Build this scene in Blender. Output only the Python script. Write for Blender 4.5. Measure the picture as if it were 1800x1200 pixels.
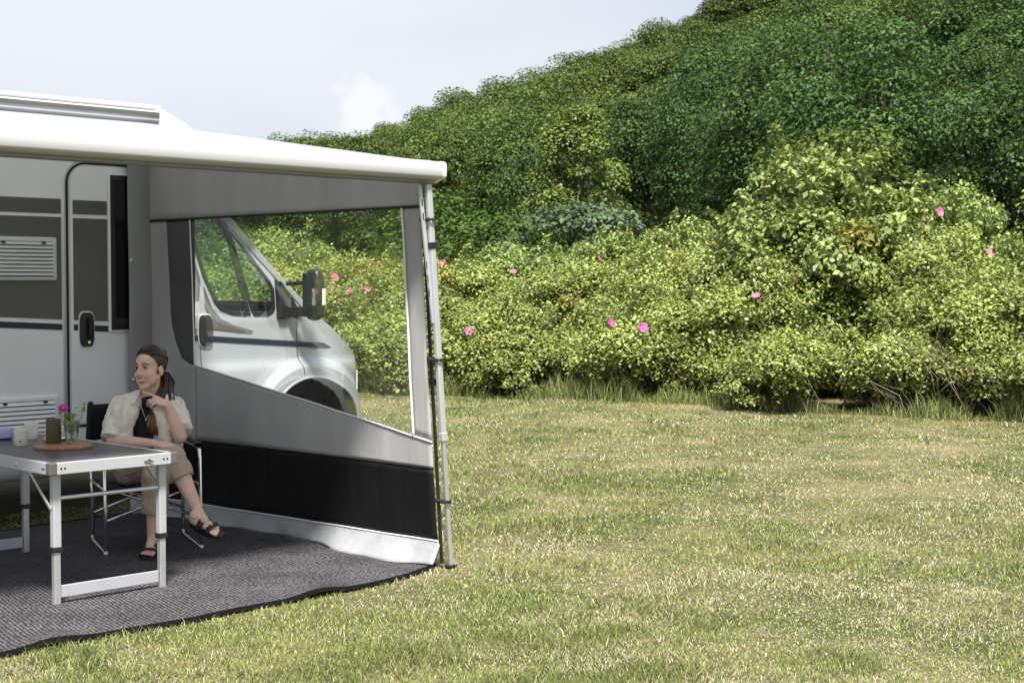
import bpy, bmesh, math, random
import numpy as np
from mathutils import Vector, Matrix, noise as mnoise

for o in list(bpy.data.objects): bpy.data.objects.remove(o, do_unlink=True)
scene = bpy.context.scene
COL = scene.collection
rad = math.radians

# ------------------------------------------------------------------ camera
# world: x = forward along the parked motorhome, y = away from the viewer towards it, z = up
VIEW = rad(44.6)
cam_d = bpy.data.cameras.new('camera'); cam = bpy.data.objects.new('camera', cam_d); COL.objects.link(cam)
cam_d.sensor_width = 36; cam_d.lens = 52.8; cam_d.clip_end = 2000; cam_d.clip_start = 0.1
cam.location = (0, 0, 1.57)
cam.rotation_euler = (rad(90) - math.atan(100 / 2640), 0, VIEW - rad(90))
scene.camera = cam
VF = Vector((math.cos(VIEW), math.sin(VIEW))); VR = Vector((math.sin(VIEW), -math.cos(VIEW)))
def ground_xy(u, d):            # u metres to the right of the camera axis, d metres ahead
    return (VF.x * d + VR.x * u, VF.y * d + VR.y * u)

# ------------------------------------------------------------------ sky, sun, exposure
SUN = Vector((-0.50, -0.66, 1.35)).normalized()
world = bpy.data.worlds.new('World'); scene.world = world; world.use_nodes = True
nt = world.node_tree; nt.nodes.clear()
def N(t, typ, **kw):
    n = t.nodes.new(typ)
    for k, v in kw.items():
        if hasattr(n, k): setattr(n, k, v)
        else: n.inputs[k].default_value = v
    return n
out = N(nt, 'ShaderNodeOutputWorld'); bg = N(nt, 'ShaderNodeBackground'); bg.inputs['Strength'].default_value = 0.1
sky = N(nt, 'ShaderNodeTexSky'); sky.sky_type = 'NISHITA'; sky.sun_disc = False
sky.sun_elevation = math.asin(SUN.z); sky.sun_rotation = math.atan2(SUN.x, SUN.y); sky.air_density = 1.2; sky.dust_density = 3.0
tc = N(nt, 'ShaderNodeTexCoord')
mp = N(nt, 'ShaderNodeMapping'); mp.inputs['Scale'].default_value = (1, 1, 3.0)
nz = N(nt, 'ShaderNodeTexNoise'); nz.inputs['Scale'].default_value = 1.6; nz.inputs['Detail'].default_value = 6; nz.inputs['Roughness'].default_value = 0.5
rp = N(nt, 'ShaderNodeValToRGB'); rp.color_ramp.elements[0].position = 0.36; rp.color_ramp.elements[1].position = 0.62
rp.color_ramp.elements[0].color = (0.60, 0.66, 0.76, 1); rp.color_ramp.elements[1].color = (0.79, 0.81, 0.87, 1)
sc10 = N(nt, 'ShaderNodeVectorMath', operation='SCALE'); sc10.inputs['Scale'].default_value = 5.8
mx = N(nt, 'ShaderNodeMix', data_type='RGBA'); mx.inputs[0].default_value = 0.93
L = nt.links.new
L(tc.outputs['Generated'], mp.inputs['Vector']); L(mp.outputs[0], nz.inputs['Vector']); L(nz.outputs['Fac'], rp.inputs[0])
L(rp.outputs[0], sc10.inputs[0])
# one small bright cumulus low over the wooded hill
cdir = Vector((VF.x * 2640 + VR.x * (648 - 900), VF.y * 2640 + VR.y * (648 - 900), 500 - 214)).normalized()
nz2 = N(nt, 'ShaderNodeTexNoise'); nz2.inputs['Scale'].default_value = 26; nz2.inputs['Detail'].default_value = 5
L(tc.outputs['Generated'], nz2.inputs['Vector'])
sub = N(nt, 'ShaderNodeVectorMath', operation='SUBTRACT'); sub.inputs[1].default_value = (0.5, 0.5, 0.5)
L(nz2.outputs['Color'], sub.inputs[0])
scl = N(nt, 'ShaderNodeVectorMath', operation='SCALE'); scl.inputs['Scale'].default_value = 0.075; L(sub.outputs[0], scl.inputs[0])
add = N(nt, 'ShaderNodeVectorMath', operation='ADD'); L(tc.outputs['Generated'], add.inputs[0]); L(scl.outputs[0], add.inputs[1])
dist = N(nt, 'ShaderNodeVectorMath', operation='DISTANCE'); dist.inputs[1].default_value = cdir; L(add.outputs[0], dist.inputs[0])
mr = N(nt, 'ShaderNodeMapRange'); mr.inputs['From Min'].default_value = 0.027; mr.inputs['From Max'].default_value = 0.016; L(dist.outputs['Value'], mr.inputs['Value'])
mx2 = N(nt, 'ShaderNodeMix', data_type='RGBA'); mx2.inputs[7].default_value = (5.35, 5.4, 5.45, 1)
mfac = N(nt, 'ShaderNodeMath', operation='MULTIPLY'); mfac.inputs[1].default_value = 0.6; L(mr.outputs[0], mfac.inputs[0])
L(sky.outputs[0], mx.inputs[6]); L(sc10.outputs[0], mx.inputs[7])
L(mx.outputs[2], mx2.inputs[6]); L(mfac.outputs[0], mx2.inputs[0]); L(mx2.outputs[2], bg.inputs['Color']); L(bg.outputs[0], out.inputs[0])

sun_d = bpy.data.lights.new('sun', 'SUN'); sun_d.energy = 5.0; sun_d.angle = rad(9); sun_d.color = (1, 0.955, 0.88)
sun_o = bpy.data.objects.new('sun', sun_d); COL.objects.link(sun_o); sun_o.rotation_euler = SUN.to_track_quat('Z', 'Y').to_euler(); sun_o.location = (0, 0, 60)
scene.view_settings.view_transform = 'Standard'; scene.view_settings.look = 'None'; scene.view_settings.gamma = 1
scene.view_settings.exposure = 0.95; scene.view_settings.use_curve_mapping = False
scene.render.engine = 'CYCLES'
cy = scene.cycles
cy.max_bounces = 10; cy.diffuse_bounces = 6; cy.glossy_bounces = 3; cy.transmission_bounces = 4; cy.transparent_max_bounces = 12
cy.use_denoising = True; cy.caustics_reflective = False; cy.caustics_refractive = False
cy.sample_clamp_indirect = 4.0

# ------------------------------------------------------------------ helpers
rng = np.random.default_rng(7); random.seed(7)

class MB:
    def __init__(s): s.v = []; s.f = []
    def add(s, vs, fs):
        n = len(s.v); s.v += [tuple(p) for p in vs]; s.f += [tuple(i + n for i in f) for f in fs]; return s
    def box(s, x0, x1, y0, y1, z0, z1):
        s.add([(x0,y0,z0),(x1,y0,z0),(x1,y1,z0),(x0,y1,z0),(x0,y0,z1),(x1,y0,z1),(x1,y1,z1),(x0,y1,z1)],
              [(3,2,1,0),(4,5,6,7),(0,1,5,4),(1,2,6,5),(2,3,7,6),(3,0,4,7)]); return s
    def bar(s, p0, p1, w, h, up=(0,0,1)):     # rectangular bar between two points
        p0 = Vector(p0); p1 = Vector(p1); d = (p1 - p0).normalized(); u = Vector(up)
        sx = d.cross(u)
        if sx.length < 1e-4: sx = d.cross(Vector((1,0,0)))
        sx.normalize(); u = sx.cross(d)
        vs = [p + sx*a*w/2 + u*b*h/2 for p in (p0, p1) for a, b in ((-1,-1),(1,-1),(1,1),(-1,1))]
        s.add(vs, [(3,2,1,0),(4,5,6,7),(0,1,5,4),(1,2,6,5),(2,3,7,6),(3,0,4,7)]); return s
    def tube(s, pts, r, n=10, caps=True, flat=None):
        pts = [Vector(p) for p in pts]; m = len(pts)
        rs = r if isinstance(r, (list, tuple)) else [r]*m
        t0 = (pts[1]-pts[0]).normalized(); ref = Vector((0,0,1)) if abs(t0.z) < .9 else Vector((1,0,0))
        nx = t0.cross(ref).normalized(); vs = []; fs = []
        for i in range(m):
            t = (pts[min(i+1,m-1)] - pts[max(i-1,0)]).normalized()
            nx = (nx - t*nx.dot(t)).normalized(); ny = t.cross(nx)
            for k in range(n):
                a = 2*math.pi*k/n; vs.append(pts[i] + (nx*math.cos(a) + ny*math.sin(a))*rs[i])
        for i in range(m-1):
            for k in range(n): fs.append((i*n+k, i*n+(k+1)%n, (i+1)*n+(k+1)%n, (i+1)*n+k))
        if caps: fs += [tuple(range(n-1,-1,-1)), tuple(range((m-1)*n, m*n))]
        s.add(vs, fs); return s
    def cap(s, p0, p1, r0, r1=None, n=12, rings=4):    # tapered capsule
        r1 = r0 if r1 is None else r1
        p0 = Vector(p0); p1 = Vector(p1); d = p1 - p0
        if d.length < 1e-5: return s.ell(p0, (r0,r0,r0))
        d.normalize(); pts = []; rs = []
        for i in range(rings): a = (1 - i/rings)*math.pi/2; pts.append(p0 - d*r0*math.sin(a)); rs.append(max(r0*math.cos(a), 1e-4))
        pts += [p0, p1]; rs += [r0, r1]
        for i in range(1, rings+1): a = (i/rings)*math.pi/2; pts.append(p1 + d*r1*math.sin(a)); rs.append(max(r1*math.cos(a), 1e-4))
        return s.tube(pts, rs, n)
    def ell(s, c, r, n=16, m=10, M=None):
        c = Vector(c); vs = []; fs = []
        for i in range(m+1):
            t = math.pi*i/m
            for k in range(n):
                a = 2*math.pi*k/n; p = Vector((r[0]*math.sin(t)*math.cos(a), r[1]*math.sin(t)*math.sin(a), r[2]*math.cos(t)))
                vs.append(c + (M @ p if M else p))
        for i in range(m):
            for k in range(n): fs.append((i*n+k, (i+1)*n+k, (i+1)*n+(k+1)%n, i*n+(k+1)%n))
        s.add(vs, fs); return s
    def lathe(s, prof, c, n=24):
        vs = []; fs = []; m = len(prof)
        for (r, z) in prof:
            for k in range(n): a = 2*math.pi*k/n; vs.append((c[0]+r*math.cos(a), c[1]+r*math.sin(a), c[2]+z))
        for i in range(m-1):
            for k in range(n): fs.append((i*n+k, i*n+(k+1)%n, (i+1)*n+(k+1)%n, (i+1)*n+k))
        s.add(vs, fs); return s
    def prism(s, poly, fn, t):                 # poly 2d, fn(p, depth) -> 3d, thickness t
        n = len(poly); vs = [fn(p, 0) for p in poly] + [fn(p, t) for p in poly]
        fs = [tuple(range(n)), tuple(range(2*n-1, n-1, -1))] + [(i, i+n, (i+1)%n+n, (i+1)%n) for i in range(n)]
        s.add(vs, fs); return s
    def grid(s, fn, nu, nv):
        vs = [fn(i/(nu-1), j/(nv-1)) for i in range(nu) for j in range(nv)]
        fs = [(i*nv+j, (i+1)*nv+j, (i+1)*nv+j+1, i*nv+j+1) for i in range(nu-1) for j in range(nv-1)]
        s.add(vs, fs); return s

def root_loc(p):
    while p.parent: p = p.parent
    return Vector(p.location)
def build(mb, name, mat, parent=None, smooth=False, bevel=0, loc=None, solid=0, seg=2):
    me = bpy.data.meshes.new(name)
    off = root_loc(parent) if parent else Vector(loc or (0,0,0))
    me.from_pydata([tuple(Vector(p) - off) for p in mb.v], [], mb.f); me.validate(); me.update()
    bm = bmesh.new(); bm.from_mesh(me)
    if not solid: bmesh.ops.recalc_face_normals(bm, faces=bm.faces)
    bm.to_mesh(me); bm.free()
    o = bpy.data.objects.new(name, me); COL.objects.link(o)
    if parent: o.parent = parent
    else: o.location = off
    if mat: me.materials.append(mat)
    if smooth:
        me.polygons.foreach_set('use_smooth', [True]*len(me.polygons))
        if smooth != 'all': me.set_sharp_from_angle(angle=rad(40))
    if solid:
        m = o.modifiers.new('thick', 'SOLIDIFY'); m.thickness = solid; m.offset = 0
    if bevel:
        m = o.modifiers.new('bevel', 'BEVEL'); m.width = bevel; m.segments = seg; m.limit_method = 'ANGLE'; m.angle_limit = rad(35); m.harden_normals = False
    return o
def tag(o, label, cat, group=None):
    o['label'] = label; o['category'] = cat
    if group: o['group'] = group
    return o
def thing(name, loc, label, cat, group=None):
    o = bpy.data.objects.new(name, None); o.empty_display_size = .1; COL.objects.link(o); o.location = loc
    return tag(o, label, cat, group)
def copy_tree(o, parent=None):
    c = o.copy(); COL.objects.link(c); c.parent = parent
    for ch in list(o.children): copy_tree(ch, c)
    return c

def npmesh(name, V, quads, mat, cols=None, parent=None, tri=False, smooth=False):
    k = 3 if tri else 4
    me = bpy.data.meshes.new(name); n = len(V); f = len(quads)
    me.vertices.add(n); me.vertices.foreach_set('co', V.astype(np.float32).ravel())
    me.loops.add(f*k); me.loops.foreach_set('vertex_index', quads.astype(np.int32).ravel())
    me.polygons.add(f); me.polygons.foreach_set('loop_start', np.arange(0, f*k, k, dtype=np.int32))
    me.update(calc_edges=True)
    if cols is not None:
        ca = me.color_attributes.new('Col', 'FLOAT_COLOR', 'POINT')
        c4 = np.ones((n,4), np.float32); c4[:,:3] = cols; ca.data.foreach_set('color', c4.ravel())
    if smooth: me.polygons.foreach_set('use_smooth', np.ones(f, bool))
    me.materials.append(mat)
    o = bpy.data.objects.new(name, me); COL.objects.link(o)
    if parent: o.parent = parent
    return o

def vnoise(x, y, seed=0):        # smooth value noise, 0..1
    x = np.asarray(x, float); y = np.asarray(y, float)
    g = np.random.default_rng(seed).random((256,256))
    xi = np.floor(x).astype(int); yi = np.floor(y).astype(int); fx = x - xi; fy = y - yi
    fx = fx*fx*(3-2*fx); fy = fy*fy*(3-2*fy); A = lambda i, j: g[(xi+i) % 256, (yi+j) % 256]
    return (A(0,0)*(1-fx)+A(1,0)*fx)*(1-fy) + (A(0,1)*(1-fx)+A(1,1)*fx)*fy
def fbm(x, y, seed=0, o=4):
    t = 0; a = .5; s = 0
    for i in range(o): t = t + a*vnoise(x*2**i, y*2**i, seed+i); s += a; a *= .5
    return t/s

# ------------------------------------------------------------------ materials
def mat(name, col, rough=.5, metal=0., spec=.5, var=None, bump=None, coat=0., mapping=None):
    m = bpy.data.materials.new(name); m.use_nodes = True; t = m.node_tree; b = t.nodes['Principled BSDF']
    b.inputs['Base Color'].default_value = (*col, 1); b.inputs['Roughness'].default_value = rough; b.inputs['Metallic'].default_value = metal
    b.inputs['Specular IOR Level'].default_value = spec; b.inputs['Coat Weight'].default_value = coat
    tcn = N(t, 'ShaderNodeTexCoord'); src = tcn.outputs['Object']
    if mapping:
        mpn = N(t, 'ShaderNodeMapping'); mpn.inputs['Scale'].default_value = mapping; t.links.new(src, mpn.inputs[0]); src = mpn.outputs[0]
    if var:
        nn = N(t, 'ShaderNodeTexNoise'); nn.inputs['Scale'].default_value = var[0]; nn.inputs['Detail'].default_value = 5; t.links.new(src, nn.inputs['Vector'])
        r = N(t, 'ShaderNodeValToRGB'); r.color_ramp.elements[0].position = .3; r.color_ramp.elements[1].position = .7
        k = var[1]; r.color_ramp.elements[0].color = (*[c*(1-k) for c in col], 1); r.color_ramp.elements[1].color = (*[min(1, c*(1+k)) for c in col], 1)
        t.links.new(nn.outputs['Fac'], r.inputs[0]); t.links.new(r.outputs[0], b.inputs['Base Color'])
    if bump:
        nb = N(t, 'ShaderNodeTexNoise'); nb.inputs['Scale'].default_value = bump[0]; nb.inputs['Detail'].default_value = 4; t.links.new(src, nb.inputs['Vector'])
        bp = N(t, 'ShaderNodeBump'); bp.inputs['Strength'].default_value = bump[1]; bp.inputs['Distance'].default_value = bump[2] if len(bump) > 2 else .01
        t.links.new(nb.outputs['Fac'], bp.inputs['Height']); t.links.new(bp.outputs[0], b.inputs['Normal'])
    return m

def leaf_mat(name, trans=.3, gloss=.06, tint=(1,1,1), rnd=.0):
    m = bpy.data.materials.new(name); m.use_nodes = True; t = m.node_tree; t.nodes.clear()
    o = N(t, 'ShaderNodeOutputMaterial'); a = N(t, 'ShaderNodeAttribute'); a.attribute_name = 'Col'
    mul = N(t, 'ShaderNodeMix', data_type='RGBA', blend_type='MULTIPLY'); mul.inputs[0].default_value = 1; mul.inputs[7].default_value = (*tint, 1)
    t.links.new(a.outputs['Color'], mul.inputs[6]); c = mul.outputs[2]
    if rnd:
        oi = N(t, 'ShaderNodeObjectInfo'); hs = N(t, 'ShaderNodeHueSaturation')
        m1 = N(t, 'ShaderNodeMapRange'); m1.inputs['To Min'].default_value = .5 - .010; m1.inputs['To Max'].default_value = .5 + .010
        m2 = N(t, 'ShaderNodeMapRange'); m2.inputs['To Min'].default_value = 1 - rnd; m2.inputs['To Max'].default_value = 1 + rnd
        fr = N(t, 'ShaderNodeMath', operation='FRACT'); ml = N(t, 'ShaderNodeMath', operation='MULTIPLY'); ml.inputs[1].default_value = 7.13
        t.links.new(oi.outputs['Random'], m1.inputs[0]); t.links.new(oi.outputs['Random'], ml.inputs[0]); t.links.new(ml.outputs[0], fr.inputs[0]); t.links.new(fr.outputs[0], m2.inputs[0])
        t.links.new(m1.outputs[0], hs.inputs['Hue']); t.links.new(m2.outputs[0], hs.inputs['Value']); t.links.new(c, hs.inputs['Color']); c = hs.outputs[0]
    df = N(t, 'ShaderNodeBsdfDiffuse'); tr = N(t, 'ShaderNodeBsdfTranslucent'); gl = N(t, 'ShaderNodeBsdfGlossy'); gl.inputs['Roughness'].default_value = .48
    m1 = N(t, 'ShaderNodeMixShader'); m1.inputs[0].default_value = trans; m2 = N(t, 'ShaderNodeMixShader'); m2.inputs[0].default_value = gloss
    t.links.new(c, df.inputs[0]); t.links.new(c, tr.inputs[0])
    t.links.new(df.outputs[0], m1.inputs[1]); t.links.new(tr.outputs[0], m1.inputs[2]); t.links.new(m1.outputs[0], m2.inputs[1]); t.links.new(gl.outputs[0], m2.inputs[2]); t.links.new(m2.outputs[0], o.inputs[0])
    return m

M = {}
M['white'] = mat('white_paint', (.80,.81,.82), .22, spec=.5, var=(1.5,.03), coat=.3)
M['cream'] = mat('white_sidewall', (.85,.86,.865), .3, var=(2,.03))
M['fairing'] = mat('pale_grey_fairing', (.52,.54,.56), .35); M['flap'] = mat('grey_flap_canvas', (.24,.247,.245), .75, var=(3,.08), bump=(5,.3,.02))
M['band'] = mat('grey_side_band', (.105,.1,.095), .42, var=(3,.08))
M['navy'] = mat('navy_stripe', (.012,.018,.035), .35)
M['rubber'] = mat('black_rubber', (.012,.012,.013), .7, bump=(60,.2))
M['edging'] = mat('black_edging_tape', (.006,.006,.007), .85, spec=.1)
M['plastic'] = mat('black_plastic', (.016,.016,.018), .38)
M['silver'] = mat('white_silver_cab', (.35,.375,.405), .38, metal=.0, coat=.15, var=(1,.03))
M['alu'] = mat('aluminium', (.72,.73,.75), .32, metal=.75, var=(8,.06))
M['aluwhite'] = mat('anodised_aluminium', (.52,.54,.57), .38, metal=.35, var=(6,.05))
M['chrome'] = mat('polished_tube', (.78,.78,.76), .16, metal=.95)
M['canvas'] = mat('white_canopy_vinyl', (.50,.51,.53), .45, var=(3,.03), bump=(9,.1,.02))
t = M['canvas'].node_tree; b_ = t.nodes['Principled BSDF']; o_ = t.nodes['Material Output']; tl = N(t, 'ShaderNodeBsdfTranslucent'); tl.inputs[0].default_value = (.78,.82,.86,1); ms = N(t, 'ShaderNodeMixShader'); ms.inputs[0].default_value = .45
t.links.new(b_.outputs[0], ms.inputs[1]); t.links.new(tl.outputs[0], ms.inputs[2]); t.links.new(ms.outputs[0], o_.inputs[0])
M['railwhite'] = mat('white_awning_rail', (.50,.51,.53), .6)
M['greycanvas'] = mat('grey_wall_canvas', (.37,.365,.37), .75, var=(2.2,.1), bump=(5,.35,.02), mapping=(1,2.2,.5))
M['darkcanvas'] = mat('dark_grey_canvas', (.075,.074,.078), .7, var=(3,.1), bump=(6,.3,.02))
M['blackcanvas'] = mat('black_canvas', (.005,.005,.006), .6, spec=.25, var=(3,.2), bump=(4,.5,.03), mapping=(1,2,.6))
M['skirt'] = mat('light_grey_skirt', (.31,.325,.34), .5, var=(6,.12), bump=(7,.6,.02))
M['bead'] = mat('white_piping', (.75,.75,.75), .4)
M['tabletop'] = mat('grey_laminate_top', (.085,.085,.093), .3, var=(60,.12))
M['tyre'] = mat('tyre_rubber', (.035,.034,.034), .8, bump=(40,.4))
M['rim'] = mat('wheel_rim', (.35,.36,.37), .35, metal=.8)
M['skin'] = mat('skin', (.72,.47,.375), .45, var=(30,.06), spec=.4)
M['lip'] = mat('lips', (.45,.14,.13), .4); M['teeth'] = mat('teeth', (.8,.77,.7), .3)
M['eye'] = mat('eye_white', (.6,.57,.54), .2); M['iris'] = mat('dark_iris', (.02,.012,.008), .15)
M['hair'] = mat('dark_brown_hair', (.042,.022,.015), .42, var=(60,.35), mapping=(1,1,.15))
M['hairtip'] = mat('light_brown_hair', (.16,.085,.045), .45, var=(60,.3), mapping=(1,1,.15))
M['linen'] = mat('beige_linen', (.74,.68,.60), .85, var=(26,.09), bump=(22,.5,.012))
M['blacktop'] = mat('black_jersey', (.008,.008,.009), .8)
M['sandal'] = mat('dark_brown_sandal', (.018,.013,.011), .5)
M['mug'] = mat('cream_stoneware', (.7,.66,.58), .35, var=(12,.04)); M['lav'] = mat('lavender_glaze', (.5,.5,.72), .25)
M['darkglaze'] = mat('dark_glaze', (.05,.055,.07), .3)
M['candle'] = mat('olive_wax', (.075,.063,.03), .65, var=(40,.2), mapping=(1,1,4))
M['wood'] = mat('olive_wood_board', (.36,.19,.085), .5, var=(14,.45), mapping=(1,5,1))
M['bark'] = mat('bark', (.045,.038,.03), .9, var=(8,.3), bump=(20,.6,.03))
M['twig'] = mat('dry_twig', (.2,.15,.1), .9, var=(9,.3))
M['deadwood'] = mat('grey_dead_wood', (.22,.18,.135), .9, var=(9,.3)); M['petal'] = mat('magenta_petal', (.46,.05,.27), .6, var=(30,.25)); M['petalp'] = mat('pink_petal', (.6,.13,.28), .6, var=(30,.25))
M['pollen'] = mat('yellow_stamen', (.7,.45,.06), .7)
M['lamp'] = mat('clear_indicator', (.8,.78,.75), .12)
M['leaf'] = leaf_mat('rose_leaf', .24, .03); M['treeleaf'] = leaf_mat('tree_leaf', .22, .010, rnd=.22); M['grass'] = leaf_mat('grass_blade', .3, .015)
def glass_opaque(name, base):
    m = mat(name, base, .03, spec=.9); return m
M['carglass'] = mat('tinted_cab_glass', (.012,.016,.016), .02, spec=.9, coat=1.0, bump=(3,.02,.01))
M['habglass'] = mat('dark_acrylic_window', (.008,.009,.013), .08, spec=.6)
def clear(name, tint, haze, gl, rough):
    m = bpy.data.materials.new(name); m.use_nodes = True; t = m.node_tree; t.nodes.clear(); o = N(t, 'ShaderNodeOutputMaterial')
    tr = N(t, 'ShaderNodeBsdfTransparent'); tr.inputs[0].default_value = (*tint, 1)
    df = N(t, 'ShaderNodeBsdfDiffuse'); df.inputs[0].default_value = (.75,.78,.74,1)
    g = N(t, 'ShaderNodeBsdfGlossy'); g.inputs['Roughness'].default_value = .06
    rf = N(t, 'ShaderNodeBsdfRefraction'); rf.inputs['IOR'].default_value = 1.03; rf.inputs['Roughness'].default_value = rough; rf.inputs[0].default_value = (*tint, 1)
    tcn = N(t, 'ShaderNodeTexCoord'); mpn = N(t, 'ShaderNodeMapping'); mpn.inputs['Scale'].default_value = (1,1,1)
    nb = N(t, 'ShaderNodeTexNoise'); nb.inputs['Scale'].default_value = 26; nb.inputs['Detail'].default_value = 3
    bp = N(t, 'ShaderNodeBump'); bp.inputs['Strength'].default_value = .35; bp.inputs['Distance'].default_value = .01
    t.links.new(tcn.outputs['Object'], mpn.inputs[0]); t.links.new(mpn.outputs[0], nb.inputs[0]); t.links.new(nb.outputs['Fac'], bp.inputs['Height'])
    t.links.new(bp.outputs[0], rf.inputs['Normal']); t.links.new(bp.outputs[0], g.inputs['Normal'])
    a = N(t, 'ShaderNodeMixShader'); a.inputs[0].default_value = .22; t.links.new(tr.outputs[0], a.inputs[1]); t.links.new(rf.outputs[0], a.inputs[2])
    b = N(t, 'ShaderNodeMixShader'); b.inputs[0].default_value = haze; t.links.new(a.outputs[0], b.inputs[1]); t.links.new(df.outputs[0], b.inputs[2])
    lw = N(t, 'ShaderNodeLayerWeight'); lw.inputs['Blend'].default_value = .5; pw = N(t, 'ShaderNodeMath', operation='POWER'); pw.inputs[1].default_value = 4; pa = N(t, 'ShaderNodeMath', operation='MULTIPLY_ADD'); pa.inputs[1].default_value = .6; pa.inputs[2].default_value = gl
    t.links.new(lw.outputs['Facing'], pw.inputs[0]); t.links.new(pw.outputs[0], pa.inputs[0])
    c = N(t, 'ShaderNodeMixShader'); t.links.new(pa.outputs[0], c.inputs[0]); t.links.new(b.outputs[0], c.inputs[1]); t.links.new(g.outputs[0], c.inputs[2]); t.links.new(c.outputs[0], o.inputs[0])
    return m
M['pvc'] = clear('clear_pvc_window', (.96,.98,.95), .022, .025, .03)
m = bpy.data.materials.new('cab_glass'); m.use_nodes = True; t = m.node_tree; t.nodes.clear(); o = N(t, 'ShaderNodeOutputMaterial')
tr = N(t, 'ShaderNodeBsdfTransparent'); tr.inputs[0].default_value = (.80,.92,.84,1); g = N(t, 'ShaderNodeBsdfGlossy'); g.inputs['Roughness'].default_value = .02
lw = N(t, 'ShaderNodeLayerWeight'); lw.inputs['Blend'].default_value = .5; a = N(t, 'ShaderNodeMixShader'); pw = N(t, 'ShaderNodeMath', operation='POWER'); pw.inputs[1].default_value = 4; pa = N(t, 'ShaderNodeMath', operation='MULTIPLY_ADD'); pa.inputs[1].default_value = .75; pa.inputs[2].default_value = .06
t.links.new(lw.outputs['Facing'], pw.inputs[0]); t.links.new(pw.outputs[0], pa.inputs[0]); t.links.new(pa.outputs[0], a.inputs[0]); t.links.new(tr.outputs[0], a.inputs[1]); t.links.new(g.outputs[0], a.inputs[2]); t.links.new(a.outputs[0], o.inputs[0]); M['clearglass'] = m
m = bpy.data.materials.new('drinking_glass'); m.use_nodes = True; t = m.node_tree; t.nodes.clear(); o = N(t, 'ShaderNodeOutputMaterial')
tr = N(t, 'ShaderNodeBsdfTransparent'); tr.inputs[0].default_value = (.93,.95,.93,1); g = N(t, 'ShaderNodeBsdfGlossy'); g.inputs['Roughness'].default_value = .03
lw = N(t, 'ShaderNodeLayerWeight'); lw.inputs['Blend'].default_value = .35; a = N(t, 'ShaderNodeMixShader')
t.links.new(lw.outputs['Facing'], a.inputs[0]); t.links.new(tr.outputs[0], a.inputs[1]); t.links.new(g.outputs[0], a.inputs[2]); t.links.new(a.outputs[0], o.inputs[0]); M['glass'] = m

# woven carpet: short pale and dark tape weave
m = bpy.data.materials.new('woven_carpet'); m.use_nodes = True; t = m.node_tree; b = t.nodes['Principled BSDF']; b.inputs['Roughness'].default_value = .75; b.inputs['Specular IOR Level'].default_value = .3
tcn = N(t, 'ShaderNodeTexCoord'); mpn = N(t, 'ShaderNodeMapping'); mpn.inputs['Scale'].default_value = (46,78,1); mpn.inputs['Rotation'].default_value = (0,0,rad(8))
vo = N(t, 'ShaderNodeTexVoronoi'); vo.inputs['Scale'].default_value = 1; vo.inputs['Randomness'].default_value = .35
ra = N(t, 'ShaderNodeValToRGB'); ra.color_ramp.elements[0].position = .12; ra.color_ramp.elements[0].color = (.20,.198,.215,1); ra.color_ramp.elements[1].position = .5; ra.color_ramp.elements[1].color = (.022,.02,.024,1)
wn = N(t, 'ShaderNodeTexNoise'); wn.inputs['Scale'].default_value = 3; wn.inputs['Detail'].default_value = 5
r2 = N(t, 'ShaderNodeValToRGB'); r2.color_ramp.elements[0].position = .3; r2.color_ramp.elements[0].color = (.6,.58,.58,1); r2.color_ramp.elements[1].position = .75; r2.color_ramp.elements[1].color = (1.2,1.18,1.15,1)
ml = N(t, 'ShaderNodeMix', data_type='RGBA', blend_type='MULTIPLY'); ml.inputs[0].default_value = 1
bp = N(t, 'ShaderNodeBump'); bp.inputs['Strength'].default_value = .6; bp.inputs['Distance'].default_value = .004; bp.invert = True
t.links.new(tcn.outputs['Object'], mpn.inputs[0]); t.links.new(mpn.outputs[0], vo.inputs['Vector']); t.links.new(vo.outputs['Distance'], ra.inputs[0]); t.links.new(tcn.outputs['Object'], wn.inputs['Vector']); t.links.new(wn.outputs['Fac'], r2.inputs[0])
t.links.new(ra.outputs[0], ml.inputs[6]); t.links.new(r2.outputs[0], ml.inputs[7]); t.links.new(ml.outputs[2], b.inputs['Base Color']); t.links.new(vo.outputs['Distance'], bp.inputs['Height']); t.links.new(bp.outputs[0], b.inputs['Normal']); M['carpet'] = m

# field soil and thatch
m = bpy.data.materials.new('field_thatch'); m.use_nodes = True; t = m.node_tree; b = t.nodes['Principled BSDF']; b.inputs['Roughness'].default_value = .95; b.inputs['Specular IOR Level'].default_value = .1
tcn = N(t, 'ShaderNodeTexCoord'); n1 = N(t, 'ShaderNodeTexNoise'); n1.inputs['Scale'].default_value = .9; n1.inputs['Detail'].default_value = 8; n1.inputs['Roughness'].default_value = .65
n2 = N(t, 'ShaderNodeTexNoise'); n2.inputs['Scale'].default_value = 55; n2.inputs['Detail'].default_value = 6; n2.inputs['Roughness'].default_value = .75
r1 = N(t, 'ShaderNodeValToRGB'); r1.color_ramp.elements[0].position = .38; r1.color_ramp.elements[0].color = (.098,.128,.045,1); r1.color_ramp.elements[1].position = .66; r1.color_ramp.elements[1].color = (.33,.28,.175,1)
r2 = N(t, 'ShaderNodeValToRGB'); r2.color_ramp.elements[0].position = .35; r2.color_ramp.elements[0].color = (.35,.36,.3,1); r2.color_ramp.elements[1].position = .68; r2.color_ramp.elements[1].color = (1.25,1.22,1.15,1)
ml = N(t, 'ShaderNodeMix', data_type='RGBA', blend_type='MULTIPLY'); ml.inputs[0].default_value = 1
bp = N(t, 'ShaderNodeBump'); bp.inputs['Strength'].default_value = .8; bp.inputs['Distance'].default_value = .03
for a_, b_ in ((n1, r1), (n2, r2)): t.links.new(tcn.outputs['Object'], a_.inputs['Vector']); t.links.new(a_.outputs['Fac'], b_.inputs[0])
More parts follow.
